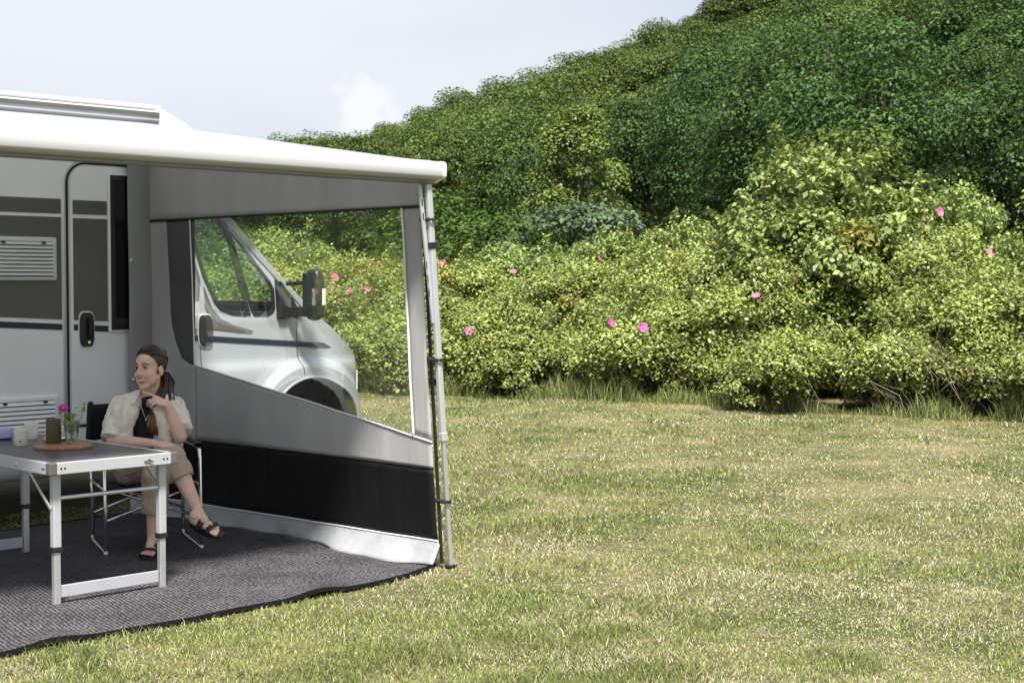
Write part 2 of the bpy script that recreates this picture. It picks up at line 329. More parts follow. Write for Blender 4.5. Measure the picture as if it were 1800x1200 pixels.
t.links.new(r1.outputs[0], ml.inputs[6]); t.links.new(r2.outputs[0], ml.inputs[7]); t.links.new(ml.outputs[2], b.inputs['Base Color']); t.links.new(n2.outputs['Fac'], bp.inputs['Height']); t.links.new(bp.outputs[0], b.inputs['Normal']); M['field'] = m
M['forestfloor'] = mat('forest_floor', (.035,.045,.018), .95, var=(1.5,.4))

# ------------------------------------------------------------------ the setting: field, hill
def gz(x, y):
    x = np.asarray(x, float); y = np.asarray(y, float)
    dx = np.maximum(x - 5.75, 0); dy = np.maximum(5.7 - y, 0)
    inside = (x < 9.5) & (y > 8.9)
    d = np.where(inside, 0, np.hypot(dx, dy)); k = np.clip(d/1.6, 0, 1); k = k*k*(3-2*k)
    return k*(.11*(fbm(x*.4+9, y*.4+3, 11)-.5) + .045*(fbm(x*1.9+5, y*1.9, 15)-.5))
def axis(lo, hi): return np.concatenate([[-700,-300,-120,-50], np.arange(lo, hi, .2), [50,80,140,300,700]])
gx = axis(-6, 26); gy = axis(-8, 28); GX, GY = np.meshgrid(gx, gy, indexing='ij'); nx_, ny_ = GX.shape
V = np.stack([GX.ravel(), GY.ravel(), gz(GX.ravel(), GY.ravel())], 1)
ii, jj = np.meshgrid(np.arange(nx_-1), np.arange(ny_-1), indexing='ij'); q = (ii*ny_+jj).ravel()
o = npmesh('ground', V, np.stack([q, q+ny_, q+ny_+1, q+1], 1), M['field'], smooth=True); o['kind'] = 'structure'

A_ = np.array([-.6,-.21,-.163,-.076,0,.095,.163,.34,.6,1.2]); E_ = np.array([.045,.068,.089,.113,.138,.172,.195,.245,.29,.3]); D0 = np.array([105,102,100,95,86,74,66,55,50,48])
RIDGE = 150.
def hill(u, d):
    a = u/np.maximum(d, 1); e = np.interp(a, A_, E_); d0 = np.interp(a, A_, D0)
    top = e*RIDGE + 1.57 - 8.3; k = np.clip((d-d0)/(RIDGE-d0), 0, 1.15)
    return top*k - np.where(d < d0, .2, 0)
uu = np.arange(-120, 181, 5.); dd = np.arange(35, 181, 5.); U, D = np.meshgrid(uu, dd, indexing='ij')
Z = hill(U, D) - .3
V = np.stack([VF.x*D+VR.x*U, VF.y*D+VR.y*U, Z], 2).reshape(-1,3); ny_ = len(dd)
ii, jj = np.meshgrid(np.arange(len(uu)-1), np.arange(len(dd)-1), indexing='ij'); q = (ii*ny_+jj).ravel()
o = npmesh('hill', V, np.stack([q, q+ny_, q+ny_+1, q+1], 1), M['forestfloor'], smooth=True); o['kind'] = 'structure'

# ------------------------------------------------------------------ foliage
def leaves(P, Nn, size, asp, cols, r, droop=0.):
    n = len(P); Nn = Nn/np.maximum(np.linalg.norm(Nn, axis=1, keepdims=True), 1e-6)
    t = r.normal(size=(n,3)); t[:,2] -= droop; t -= Nn*np.sum(t*Nn, 1, keepdims=True); t /= np.maximum(np.linalg.norm(t, axis=1, keepdims=True), 1e-6)
    s = np.cross(Nn, t); sz = size[:,None]
    a = P; b = P + t*sz*.5 + s*sz*asp*.5 + Nn*sz*.08; c = P + t*sz; d = P + t*sz*.5 - s*sz*asp*.5 + Nn*sz*.08
    V = np.stack([a,b,c,d], 1).reshape(-1,3); F = np.arange(n*4).reshape(n,4)
    return V, F, np.repeat(cols, 4, 0)
def unit(r, n):
    v = r.normal(size=(n,3)); return v/np.linalg.norm(v, axis=1, keepdims=True)
def palette(r, n, a, b, jit=.12):
    k = r.random((n,1)); c = np.array(a)*(1-k) + np.array(b)*k
    return np.clip(c*(1 + r.normal(scale=jit, size=(n,1))), .004, .9)

def tree_variant(seed, H, W, nclump, per, lsize, ca, cb, lean=0.):
    r = np.random.default_rng(seed); Ps=[]; Ns=[]; Cs=[]; cl=[]
    z0 = H*.06
    for i in range(nclump):
        v = unit(r, 1)[0]; v[2] = 1 - 1.85*r.random()**1.25; hh_ = math.hypot(v[0], v[1]); k_ = math.sqrt(max(.08, 1-min(1, abs(v[2])**2.2)))/max(hh_, .05); v[0] *= k_; v[1] *= k_
        k = .62 + .33*r.random()
        c = np.array([v[0]*W*.5*k, v[1]*W*.5*k, z0 + (H-z0)*.5 + v[2]*(H-z0)*.5*k]); c[0] += lean*(c[2]/H)**2*W
        cr = W*(.11 + .13*r.random()**1.3); cl.append((c, cr))
        n = int(per*(cr/(W*.17))**2); d = unit(r, n); d[:,2] = np.where(d[:,2] < -.35, -d[:,2], d[:,2])
        rr = cr*(.72 + .4*r.random((n,1))**.7); P = c + d*rr*np.array([1,1,.72])
        Ps.append(P); Ns.append(d*.7 + np.array([0,0,.75]) + r.normal(scale=.45, size=(n,3))); Cs.append(palette(r, n, ca, cb)*(.70 + .55*r.random()))
    P = np.concatenate(Ps); n = len(P)
    V, F, C = leaves(P, np.concatenate(Ns), lsize*(.6 + .9*r.random(n)**1.5), .62, np.concatenate(Cs), r, .5)
    crown = (V, F, C)
    tb = MB(); pts = [(0,0,-.4),(.05*W*lean,.0,H*.25),(lean*W*.12+.1,.06,H*.5),(lean*W*.4+.05,0,H*.8)]
    tb.tube(pts, [.026*H,.02*H,.014*H,.004*H], 8)
    for c, cr in cl[:9]:
        s = Vector((lean*W*.05, 0, H*(.22 + .25*r.random()))); e = Vector(c); mid = s.lerp(e, .5) + Vector((0,0,-.15*cr)); tb.tube([s, mid, e], [.011*H,.008*H,.003*H], 6)
    return crown, tb
G1a, G1b = (.056,.104,.028), (.122,.182,.052)     # mid green
G2a, G2b = (.066,.104,.026), (.128,.170,.050)     # olive green
G3a, G3b = (.042,.088,.026), (.094,.150,.048)     # blue green
G4a, G4b = (.110,.160,.022), (.190,.235,.045)     # yellow green
KIND = [('mid green', 'broadleaf_tree'), ('olive green', 'broadleaf_tree'), ('deep blue green', 'broadleaf_tree')]
SPEC = [(101,8.2,6.8,60,500,.15,G1a,G1b,.0), (102,7.4,6.2,54,500,.15,G1a,G1b,.1), (103,8.0,6.2,56,500,.15,G2a,G2b,.18), (104,7.0,6.8,56,500,.15,G2a,G2b,.1), (105,8.6,7.0,62,500,.15,G3a,G3b,0), (106,7.8,6.4,58,500,.15,G3a,G3b,.05)]
def make_tree(spec, name, label, cat, group=None, leafmat='treeleaf'):
    (V,F,C), tb = tree_variant(*spec)
    t = thing(name, (0,0,0), label, cat, group)
    build(tb, 'trunk', M['bark'], t, smooth='all'); npmesh('crown', V, F, M[leafmat], C, t)
    return t
PROT = []
TL = ['mid green broadleaf tree in the dense wood on the hill', 'olive green broadleaf tree in the dense wood on the hill', 'deep blue green broadleaf tree in the dense wood on the hill']
for s, sp in enumerate(SPEC): PROT.append(make_tree(sp, 'broadleaf_tree', TL[s//2], 'tree', ['mid green', 'olive green', 'deep blue green'][s//2] + ' trees on the wooded hill'))
used = [False]*6
r = np.random.default_rng(5); spots = []
d = 50.
while d < RIDGE + 4:
    sp_ = 6.2 if d < 105 else 4.0
    u = -.31*d - 2
    while u < .41*d + 6:
        du, ddp = u + r.normal(scale=.9 if d < 118 else .5), d + r.normal(scale=1.2 if d < 118 else .6)
        a = du/ddp; d0 = np.interp(a, A_, D0)
        if ddp > d0 - 1 and not (a < -.195 and ddp > 112) and not (a > .22 and ddp > 122): spots.append((du, ddp))
        u += sp_
    d += (5.6 + (d-50)*.02) if d < 118 else 4.6
for k in range(16): spots.append((48 + 9*(k % 4) + r.normal(scale=1.5), 2 + 7*(k//4) + r.normal(scale=1.5)))   # the wood goes on beside the field
for (u, d) in spots:
    x, y = ground_xy(u, d); z = float(hill(np.array(u), np.array(d))) if d > 35 else -.1
    n_ = float(vnoise(np.array(u*.07+40), np.array(d*.05+3), 21)) + r.normal(scale=.12) + (d-110)*.002
    k = 2 if n_ < .40 else (0 if n_ < .58 else 1)
    i = k*2 + int(r.random() < .5)
    o = PROT[i] if not used[i] else copy_tree(PROT[i]); used[i] = True
    where = ('at the foot of the wooded hill', 'on the skyline ridge of the wooded hill', 'part way up the wooded hill')[0 if d < np.interp(u/max(d,1), A_, D0) + 9 else (1 if d > 138 else 2)]
    o['label'] = ['mid green', 'olive green', 'deep green'][k] + ' broadleaf tree ' + where; o['group'] = ['mid green', 'olive green', 'deep green'][k] + ' trees ' + where
    s = (.86 + .10*r.random()) if d > 125 else (.92 + .40*r.random()); o.location = (x, y, z); o.rotation_euler = (0,0,r.random()*6.28); wd_ = 1.12 if d > 118 else 1.0; o.scale = (s*wd_*(.88+.2*r.random()), s*wd_*(.88+.2*r.random()), s*(1.0+(.18 if d < 118 else .06)*r.random()))
for i in range(6):
    if not used[i]:
        for c in list(PROT[i].children): bpy.data.objects.remove(c)
        bpy.data.objects.remove(PROT[i])
print('trees', len(spots))
# single trees that stand out from the wood
def place(t, px, d, z=None, s=1, rz=0):
    u = (px-900)/2640*d; x, y = ground_xy(u, d); t.location = (x, y, z if z is not None else max(0., float(hill(np.array(u), np.array(d))))); t.scale = (s,s,s); t.rotation_euler = (0,0,rz)
t = make_tree((120,9.0,3.7,95,240,.15,(.10,.15,.03),(.18,.235,.055),0), 'young_maple_tree', 'slim pale yellow green tree standing out before the dark wood', 'tree', None, 'leaf'); place(t, 1010, 62, .0, 1.0)
t = make_tree((124,5.5,5.4,44,300,.14,(.07,.112,.025),(.135,.18,.045),0), 'round_topped_tree', 'low olive tree with rounded top rising behind the large leaved shrub', 'tree'); place(t, 1475, 40, 0, 1.0, 2)
for px, d, s, sd in ((800,46,1.0,131),(880,50,.85,132),(780,60,1.3,133)):
    t = make_tree((sd,3.8,4.4,22,220,.17,(.045,.09,.02),(.085,.14,.03),0), 'woodland_edge_bush', 'rounded green bush at the foot of the wood behind the awning pole', 'bush', 'bushes at the foot of the wood'); place(t, px, d, 0, s, sd)
t = make_tree((141,3.4,3.2,20,260,.13,(.075,.12,.06),(.12,.175,.095),0), 'grey_green_shrub', 'grey green shrub behind the rose thicket below the slim pale tree', 'shrub'); place(t, 1010, 33, 0, 1, 1)
t = make_tree((142,3.1,3.4,20,260,.13,(.06,.105,.025),(.1,.16,.035),0), 'hedgerow_shrub', 'mid green shrub beside the grey green one behind the roses', 'shrub'); place(t, 925, 34, 0, 1, 3)
t = make_tree((144,3.3,1.0,12,150,.085,(.07,.13,.05),(.12,.19,.08),0), 'sapling', 'thin pale sapling poking up behind the rose thicket', 'sapling'); place(t, 1735, 23, 0, .92, 1)

# rose thicket
RA, RB = (.14,.195,.040), (.37,.42,.13)
def bush_variant(seed, R, H, nl, per, ls, ca, cb):
    r = np.random.default_rng(seed); Ps=[]; Ns=[]; Cs=[]; stems = MB()
    for i in range(nl):
        th = r.random()*6.283; ph = math.asin(min(1, r.random()**.8))
        k = .60 + .46*r.random()
        c = np.array([R*k*math.cos(ph)*math.cos(th), R*k*math.cos(ph)*math.sin(th), .12*H + .84*H*k*math.sin(ph)])
        cr = .14 + .30*r.random()**1.3; n = int(per*(cr/.25)**2)
        d = unit(r, n); d[:,2] = np.where(d[:,2] < -.2, -d[:,2], d[:,2])
        P = c + d*cr*(.40 + .66*r.random((n,1)) + .45*r.random((n,1))**8)*np.array([1,1,.9]); P[:,2] = np.maximum(P[:,2], .03)
        Ps.append(P); Ns.append(d*.55 + np.array([0,0,.7]) + r.normal(scale=.5, size=(n,3)))
        old = r.random() < .05
        Cs.append(palette(r, n, (.22,.22,.035) if old else ca, (.36,.33,.08) if old else cb, .16)*(.78 + .44*r.random()))
        if i % 2 == 0:
            b = Vector((r.normal()*.18, r.normal()*.18, -.05)); e = Vector(c) + Vector((0,0,cr*.3)); m_ = b.lerp(e, .55) + Vector((r.normal()*.08, r.normal()*.08, .12*H)); stems.tube([b, m_, e], [.012,.008,.003], 5)
    for i in range(int(nl*.6)):          # long shoots that break the outline
        th = r.random()*6.283; ph = math.asin(r.random()**.7); k = .8 + .25*r.random()
        b = np.array([R*k*math.cos(ph)*math.cos(th), R*k*math.cos(ph)*math.sin(th), .12*H + .86*H*k*math.sin(ph)]); dv = np.array([math.cos(th)*math.cos(ph)*.8, math.sin(th)*math.cos(ph)*.8, .75]) + r.normal(scale=.35, size=3); dv /= np.linalg.norm(dv)
        ln = .22 + .34*r.random(); n = int(90*ln/.3); f = r.random((n,1)); P = b + dv*ln*f - np.array([0,0,1])*(.1*ln)*f**2 + r.normal(scale=1, size=(n,3))*(.05*(1.25-f)); P[:,2] = np.maximum(P[:,2], .03)
        Ps.append(P); Ns.append(np.array([0,0,.8]) + dv*.3 + r.normal(scale=.55, size=(n,3))); Cs.append(palette(r, n, ca, cb, .14)*(1.0 + .25*r.random()))
        stems.tube([Vector(b - dv*.2), Vector(b + dv*ln*.9)], [.005,.002], 4)
    P = np.concatenate(Ps); n = len(P)
    V, F, C = leaves(P, np.concatenate(Ns), ls*(.55 + 1.0*r.random(n)**1.6), .68, np.concatenate(Cs), r, .2)
    return (V, F, C), stems
def flower_mesh(mb_p, mb_c, c, nrm, s, r):
    n = Vector(nrm).normalized(); t = n.orthogonal().normalized(); b = n.cross(t)
    for k in range(6):
        a = k*math.pi/3 + r.normal()*.12; d = t*math.cos(a) + b*math.sin(a); e = n.cross(d); c0 = Vector(c)
        cup = .15 + .3*r.random()
        mb_p.add([c0, c0 + d*s*.55 + e*s*.42 + n*s*cup*.5, c0 + d*s*1.0 + e*s*.25 + n*s*cup, c0 + d*s*.92 + n*s*cup*.75, c0 + d*s*1.0 - e*s*.25 + n*s*cup, c0 + d*s*.55 - e*s*.42 + n*s*cup*.5], [(0,1,2,3),(0,3,4,5)])
    mb_c.ell(Vector(c) + n*s*.1, (s*.2,s*.2,s*.15), 8, 5)
BV = [bush_variant(201,1.15,1.65,66,430,.050,RA,RB), bush_variant(202,1.25,2.0,78,420,.051,RA,RB), bush_variant(203,1.2,2.3,88,410,.052,(.125,.19,.043),(.34,.41,.13)), bush_variant(204,.8,.85,40,420,.050,RA,RB)]
BOBJ = []
for (V,F,C), st in BV:
    t = thing('rose_bush', (0,0,0), 'leafy rose bush in the wild thicket edging the field', 'rose bush', 'rose bushes of the thicket'); npmesh('foliage', V, F, M['leaf'], C, t); build(st, 'stems', M['twig'], t, smooth='all'); BOBJ.append(t)
bused = [False]*4; bushes = []
BL = [('chest high rose bush in the front rank of the thicket', 'front rank rose bushes'), ('tall rose bush in the middle of the thicket, rising over the front rank', 'middle rose bushes'), ('tallest rose bush at the back of the thicket below the wooded hill', 'back rank rose bushes'), ('low rose bush sprawling at the grassy foot of the thicket', 'low rose bushes at the thicket foot')]
def front_x(y): return float(np.interp(y, [-12,-2,4,7.8,11.95,16.8,24], [17.2,16.9,16.4,16.15,15.25,14.1,12.6]))
def put_bush(i, x, y, s, rz, hs=1):
    t = BOBJ[i] if not bused[i] else copy_tree(BOBJ[i]); bused[i] = True
    t.location = (x, y, float(gz(x, y)) - .02); t.rotation_euler = (0,0,rz); t.scale = (s, s, s*hs); bushes.append((t, i)); t['label'], t['group'] = BL[i]; return t
r = np.random.default_rng(17)
for y in np.arange(-5, 25, 1.25):     # foot row
    put_bush(3, front_x(y) + .75 + r.normal(scale=.3), y + r.normal(scale=.45), .6 + .65*r.random(), r.random()*6.28)
for y in np.arange(-6, 26, 1.55): put_bush(0, front_x(y) + 1.45 + r.normal(scale=.22), y + r.normal(scale=.35), .86 + .26*r.random(), r.random()*6.28)
for y in np.arange(-7, 27, 1.75): put_bush(1, front_x(y) + 2.9 + r.normal(scale=.3), y + r.normal(scale=.4), .9 + .2*r.random(), r.random()*6.28, 1 + .16*math.exp(-((y-10.5)/3.0)**2))
for y in np.arange(-8, 28, 1.9): put_bush(2, front_x(y) + 4.5 + r.normal(scale=.3), y + r.normal(scale=.4), .9 + .18*r.random(), r.random()*6.28, 1 + .12*math.sin(y*.9) + .34*math.exp(-((y-11)/3.0)**2))
# the tall large-leaved shrub rising out of the thicket
r = np.random.default_rng(31)
(V,F,C), st = bush_variant(231,1.75,3.05,150,210,.085,(.15,.21,.05),(.30,.36,.12))
t = thing('large_leaved_shrub', (0,0,0), 'tall bright shrub with large pale leaves rising out of the rose thicket', 'shrub'); npmesh('foliage', V, F, M['leaf'], C, t); build(st, 'stems', M['twig'], t, smooth='all'); place(t, 1445, 21.6, 0, 1.0, .3); t.scale = (.95,.95,1.12)

# rose blossoms, each a part of the bush it grows on
from mathutils.bvhtree import BVHTree
trees_b = [BVHTree.FromPolygons([tuple(p) for p in V], [tuple(f) for f in F]) for (V,F,C), st in BV]
bpy.context.view_layer.update()
FL = [(1448,372,0),(1518,382,2),(1622,394,1),(1652,373,2),(1370,407,2),(1250,432,0),(1262,467,0),(1494,432,2),(1703,656,0),(1131,576,0),(824,583,0),(858,603,2),(778,464,1),(1055,456,2),(805,424,1),(1075,568,0),(588,488,1),(596,527,1),(614,513,1),(645,508,2),(902,478,2),(1740,445,2),(1330,520,2)]
CAMP = Vector((0,0,1.57)); camM = cam.matrix_world.to_3x3()
blos = []
for px, py, c in FL:
    dr = (camM @ Vector(((px-900)/2640, -(py-600)/2640, -1))).normalized(); best = None
    for t, i in bushes:
        mw = t.matrix_world; inv = mw.inverted(); lo = inv @ CAMP; ld = (inv.to_3x3() @ dr).normalized()
        h = trees_b[i].ray_cast(lo, ld)
        if h[0] is not None:
            wp = mw @ h[0]; dd_ = (wp - CAMP).length
            if best is None or dd_ < best[0]: best = (dd_, t, h[0], wp)
    if best: blos.append((best, c))
for (dd_, t, lp, wp), c in blos:
    s = (.072 if c != 2 else .058)/t.scale[0]; pm, cm = MB(), MB(); inv = t.matrix_world.inverted().to_3x3()
    toward = (CAMP - wp).normalized(); nrm = inv @ (toward*.7 + Vector((r.normal()*.35, r.normal()*.35, .55)))
    flower_mesh(pm, cm, lp + (inv @ toward)*.10, nrm, s, r)
    for nm, mb_, mt in (('blossom', pm, M['petal'] if c == 0 else M['petalp']), ('stamens', cm, M['pollen'])):
        me = bpy.data.meshes.new(nm); me.from_pydata([tuple(v) for v in mb_.v], [], mb_.f); me.update(); me.materials.append(mt)
        ob = bpy.data.objects.new(nm, me); COL.objects.link(ob)
        if nm == 'blossom': ob.parent = t; bl = ob
        else: ob.parent = bl

cnt = {}
for (dd_, t, lp, wp), c in blos: cnt.setdefault(t.name, [t, []])[1].append(c)
for t, cs in cnt.values():
    col = 'magenta' if 0 in cs else 'pink'; t['label'] = 'rose bush with ' + (('a single %s blossom' % col) if len(cs) == 1 else '%d %s blossoms' % (len(cs), col)) + ' ' + {v_[0]: w_ for v_, w_ in zip(BL, ('in the front rank of the thicket', 'in the middle of the thicket', 'at the back of the thicket', 'at the foot of the thicket'))}[t['label']]; t['group'] = 'rose bushes in bloom'
# bare dry branches where the thicket gapes
r = np.random.default_rng(55); db = MB()
bx_, by_ = ground_xy(4.85, 18.0)
for k in range(26):
    b0 = Vector((bx_ + r.normal()*.25, by_ + r.normal()*.45, 0)); dv = Vector((-.25 + r.normal()*.25, r.normal()*.55, 1)).normalized(); L_ = .5 + .8*r.random(); p1 = b0 + dv*L_*.5 + Vector((r.normal()*.05, r.normal()*.08, 0)); p2 = b0 + dv*L_ + Vector((r.normal()*.1 - .05, r.normal()*.2, -.08*r.random()))
    p15 = p1.lerp(p2, .5) + Vector((r.normal()*.06, r.normal()*.1, .04)); db.tube([b0, p1, p15, p2], [.0055,.0042,.003,.001], 5)
    for j in range(2):
        q_ = b0.lerp(p2, .4 + .4*r.random()); db.tube([q_, q_ + Vector((r.normal()*.12, r.normal()*.2, .1 + .15*r.random()))], [.0025,.0008], 4)
tag(build(db, 'dead_branches', M['deadwood'], None, smooth='all', loc=(bx_,by_,0)), 'tangle of bare dry branches in a gap of the rose thicket', 'branches')
# ------------------------------------------------------------------ grass
r = np.random.default_rng(77)
def blades(name, x, y, z, h, w, lean, cols, base_dark=.62):
    n = len(x); th = r.random(n)*6.283; ld = np.stack([np.cos(th), np.sin(th)], 1); ph = r.random(n)*6.283; s = np.stack([np.cos(ph), np.sin(ph)], 1)
    P0 = np.stack([x,y,z], 1); V = np.empty((n,5,3))
    m_ = P0.copy(); m_[:,:2] += ld*(lean*h*.35)[:,None]; m_[:,2] += h*.6*np.sqrt(np.maximum(1-lean**2*.6, .1))
    tp = P0.copy(); tp[:,:2] += ld*(lean*h)[:,None]; tp[:,2] += h*np.sqrt(np.maximum(1-lean**2*.92, .04))
    for k, (p, f) in enumerate(((P0,1),(m_,.8))):
        V[:,2*k] = p; V[:,2*k+1] = p; V[:,2*k,:2] -= s*(w*f*.5)[:,None]; V[:,2*k+1,:2] += s*(w*f*.5)[:,None]
    V[:,4] = tp; b = np.arange(n)*5
    T = np.concatenate([np.stack([b,b+1,b+3],1), np.stack([b,b+3,b+2],1), np.stack([b+2,b+3,b+4],1)])
    o = npmesh(name, V.reshape(-1,3), T, M['grass'], np.repeat(cols, 5, 0), tri=True); o['kind'] = 'stuff'; return o
NB = 560000
inv = r.random(NB); dmin, dmax = 4.4, 23.5
d = 1/(1/dmin + (1/dmax - 1/dmin)*inv**1.0); u = (r.random(NB)*1.08 - .46)*d
x = VF.x*d + VR.x*u; y = VF.y*d + VR.y*u
FYv = 5.925 + .012*np.sin(x*1.7+.6) + .010*np.sin(x*4.3) + .008*np.sin(x*9.1+1) + .20*np.maximum(0, (x-4.85)/.75)**1.4
keep = ~((x < 5.59) & (y > FYv + .012) & (y < 8.93)) & (x < np.interp(y, [-12,-2,4,7.8,11.95,16.8,24], [17.2,16.9,16.4,16.15,15.25,14.1,12.6]) + 1.4) & ~((y > 9.6) & (x < 7.3))
x, y, d = x[keep], y[keep], d[keep]; n = len(x)
dry = .55*fbm(x*.75, y*.75, 31) + .45*fbm(x*3.2+7, y*3.2, 41); dry = np.clip((dry-.43)/.15, 0, 1)
for (pu, pd, pr) in ((2.5,9.42,.45),(2.12,7.68,.42),(1.21,7.33,.36),(.34,9.0,.5),(3.35,13.8,.9),(.65,7.8,.34),(2.9,11.2,.5),(-.6,8.4,.3),(3.1,7.2,.4)):
    px_, py_ = ground_xy(pu, pd); e_ = ((x-px_)*VR.x + (y-py_)*VR.y)/(pr*1.5), ((x-px_)*VF.x + (y-py_)*VF.y)/pr
    dry = np.maximum(dry, 1.5*np.exp(-(e_[0]**2+e_[1]**2)*1.4)*(.55 + .9*fbm(x*7, y*7, 99)))
dry = np.clip(dry, 0, 1.5)
lush = np.clip((.6*fbm(x*2.1+50, y*2.1+9, 51)+.4*fbm(x*6+50, y*6+9, 57)-.47)/.10, 0, 1)
k = r.random(n); straw = k < .17 + .46*dry
green = palette(r, n, (.125,.190,.040), (.35,.385,.13), .30); green *= (1.08-.34*lush)[:,None]; st_ = palette(r, n, (.42,.37,.235), (.68,.62,.44), .22)
cols = np.where(straw[:,None], st_, green)
h = (.012 + .028*r.random(n))*(1 + 1.0*lush - .3*dry)*np.where(r.random(n) < .015, 1.8, 1)*np.where(straw, .78, 1)*np.clip(.8 + d*.012, .8, 1.1); w = (.0022 + .0018*r.random(n))*np.clip(d/6.5, .85, 3.0)
lean = np.where(straw & (r.random(n) < .65), .985, np.clip(.45 + .5*r.random(n) + .2*dry, 0, .98))
blades('grass', x, y, gz(x, y), h, w, lean, np.clip(cols, 0, .9))
tag(bpy.data.objects['grass'], 'short mown grass with dry straw patches across the field', 'grass')
# longer unmown grass along the foot of the thicket
n = 17000; y = r.random(n)*26 - 3; x = np.interp(y, [-12,-2,4,7.8,11.95,16.8,24], [17.2,16.9,16.4,16.15,15.25,14.1,12.6]) + .05 + np.abs(r.normal(scale=.35, size=n))
pt = np.clip((fbm(y*.9, x*.4, 61)-.36)/.2, .15, 1); h = (.14 + .34*r.random(n))*pt; cols = palette(r, n, (.13,.19,.05), (.33,.34,.14), .2)
blades('tall_grass', x, y, gz(x, y), h, .006 + .006*r.random(n), np.clip(.2 + .5*r.random(n), 0, .9), cols)
tag(bpy.data.objects['tall_grass'], 'long unmown grass along the foot of the rose thicket', 'grass')

# ------------------------------------------------------------------ motorhome
VY = 9.10                                   # habitation side wall plane
van = thing('motorhome', (5.5, 10.2, 0), 'white motorhome with grey side bands parked behind the awning', 'motorhome')
def slab(name, x0, x1, z0, z1, m_, parent=van, y=VY, t=.004, bevel=.0015): return build(MB().box(x0,x1,y-t,y+.002,z0,z1), name, m_, parent, bevel=bevel)
hab = build(MB().prism([(.4,.45),(5.98,.45),(5.98,2.70),(5.78,2.78),(.4,2.78)], lambda p, t: (p[0], VY+t, p[1]), 2.25), 'body', M['cream'], van, bevel=.03, seg=3)
build(MB().prism([(5.6,2.68),(5.78,2.775),(5.88,2.765),(6.0,2.71),(6.12,2.62),(6.62,2.20),(6.55,2.1),(5.6,2.1)], lambda p, t: (p[0], VY+.04+t, p[1]), 2.17), 'roof_fairing', M['fairing'], van, smooth=True, bevel=.03, seg=3)
# roof edge rail
build(MB().box(.4,5.72,9.03,9.14,2.765,2.80), 'roof_edge', M['railwhite'], van, bevel=.01)
# rounded lower skirt in front of the door opening
prof = [(.0,.62),(-.03,.60),(-.045,.52),(-.04,.43),(-.015,.345),(.03,.30),(.10,.285),(.22,.285)]
sk = MB(); vs = []; xs = [.4,4.6,4.9,5.0,5.04]; sh = [0,0,.0,.015,.05]
sk.grid(lambda a, b: (xs[int(round(a*4))], VY + prof[int(round(b*7))][0] + sh[int(round(a*4))], prof[int(round(b*7))][1] + (sh[int(round(a*4))] if b > .5 else 0)), 5, 8)
build(sk, 'side_skirt', M['cream'], van, smooth=True, solid=.008)
build(MB().box(.5,5.9,9.35,11.2,.30,.47), 'chassis', M['plastic'], van)
# grey bands and navy stripe, left of the door and on it
def band(name, x0, x1, zl0, zl1, zr0, zr1, m_, parent=van, t=.004):
    build(MB().prism([(x0,zl0),(x1,zr0),(x1,zr1),(x0,zl1)], lambda p, q_: (p[0], VY+.001-q_, p[1]), t), name, m_, parent)
sl = lambda x, z: z - .055*(x-4.55)
for (x0, x1, par, t_) in ((.5,4.985,van,.004),):
    band('side_band', x0, x1, 2.036, 2.134, 2.036, 2.134, M['band'], par, t_)
    band('side_band', x0, x1, sl(x0,1.362), 2.014, sl(x1,1.362), 2.014, M['band'], par, t_)
    band('side_stripe', x0, x1, sl(x0,1.293), sl(x0,1.334), sl(x1,1.293), sl(x1,1.334), M['navy'], par, t_)
# entrance door
dr_ = [(5.045,.64),(5.70,.64),(5.70,2.36)] + [(5.165 - .12*math.sin(a), 2.24 + .12*math.cos(a)) for a in np.linspace(0, math.pi/2, 8)]
door = build(MB().prism(dr_, lambda p, t: (p[0], VY-.012+t, p[1]), .014), 'door', M['cream'], van, bevel=.004)
path = [(5.026,.62)] + [(5.165 - .138*math.sin(a), 2.24 + .138*math.cos(a)) for a in np.linspace(math.pi/2, 0, 8)] + [(5.72,2.378)]
build(MB().tube([(p[0], VY-.004, p[1]) for p in path], .0085, 6), 'door_seal', M['rubber'], door)
path2 = [(5.000,.62)] + [(5.165 - .165*math.sin(a), 2.24 + .165*math.cos(a)) for a in np.linspace(math.pi/2, 0, 8)] + [(5.72,2.405)]
build(MB().tube([(p[0], VY-.001, p[1]) for p in path2], .011, 6), 'door_frame', M['white'], van, smooth='all')
build(MB().tube([(5.03,VY-.004,.625),(5.72,VY-.004,.625)], .008, 6), 'door_seal', M['rubber'], door)
for n_, z0l, z1l, z0r, z1r, m_ in (('door_band',2.036,2.130,2.036,2.130,M['band']),('door_band',sl(5.065,1.362),2.010,sl(5.318,1.362),2.010,M['band']),('door_stripe',sl(5.065,1.293),sl(5.065,1.334),sl(5.345,1.293),sl(5.345,1.334),M['navy'])):
    build(MB().prism([(5.065,z0l),(5.318,z0r),(5.318,z1r),(5.065,z1l)], lambda p, q_: (p[0], VY-.0115-q_, p[1]), .003), n_, m_, door)
dw = build(MB().box(5.318,5.66,VY-.034,VY-.010,1.245,2.325), 'door_window', M['white'], door, bevel=.012)
build(MB().box(5.332,5.646,VY-.040,VY-.030,1.262,2.308), 'window_seal', M['plastic'], dw, bevel=.012)
build(MB().box(5.352,5.626,VY-.046,VY-.038,1.285,2.285), 'pane', M['habglass'], dw, bevel=.008)
build(MB().box(5.352,5.626,VY-.049,VY-.0455,1.29,1.34), 'blind_rail', M['plastic'], dw, bevel=.004)
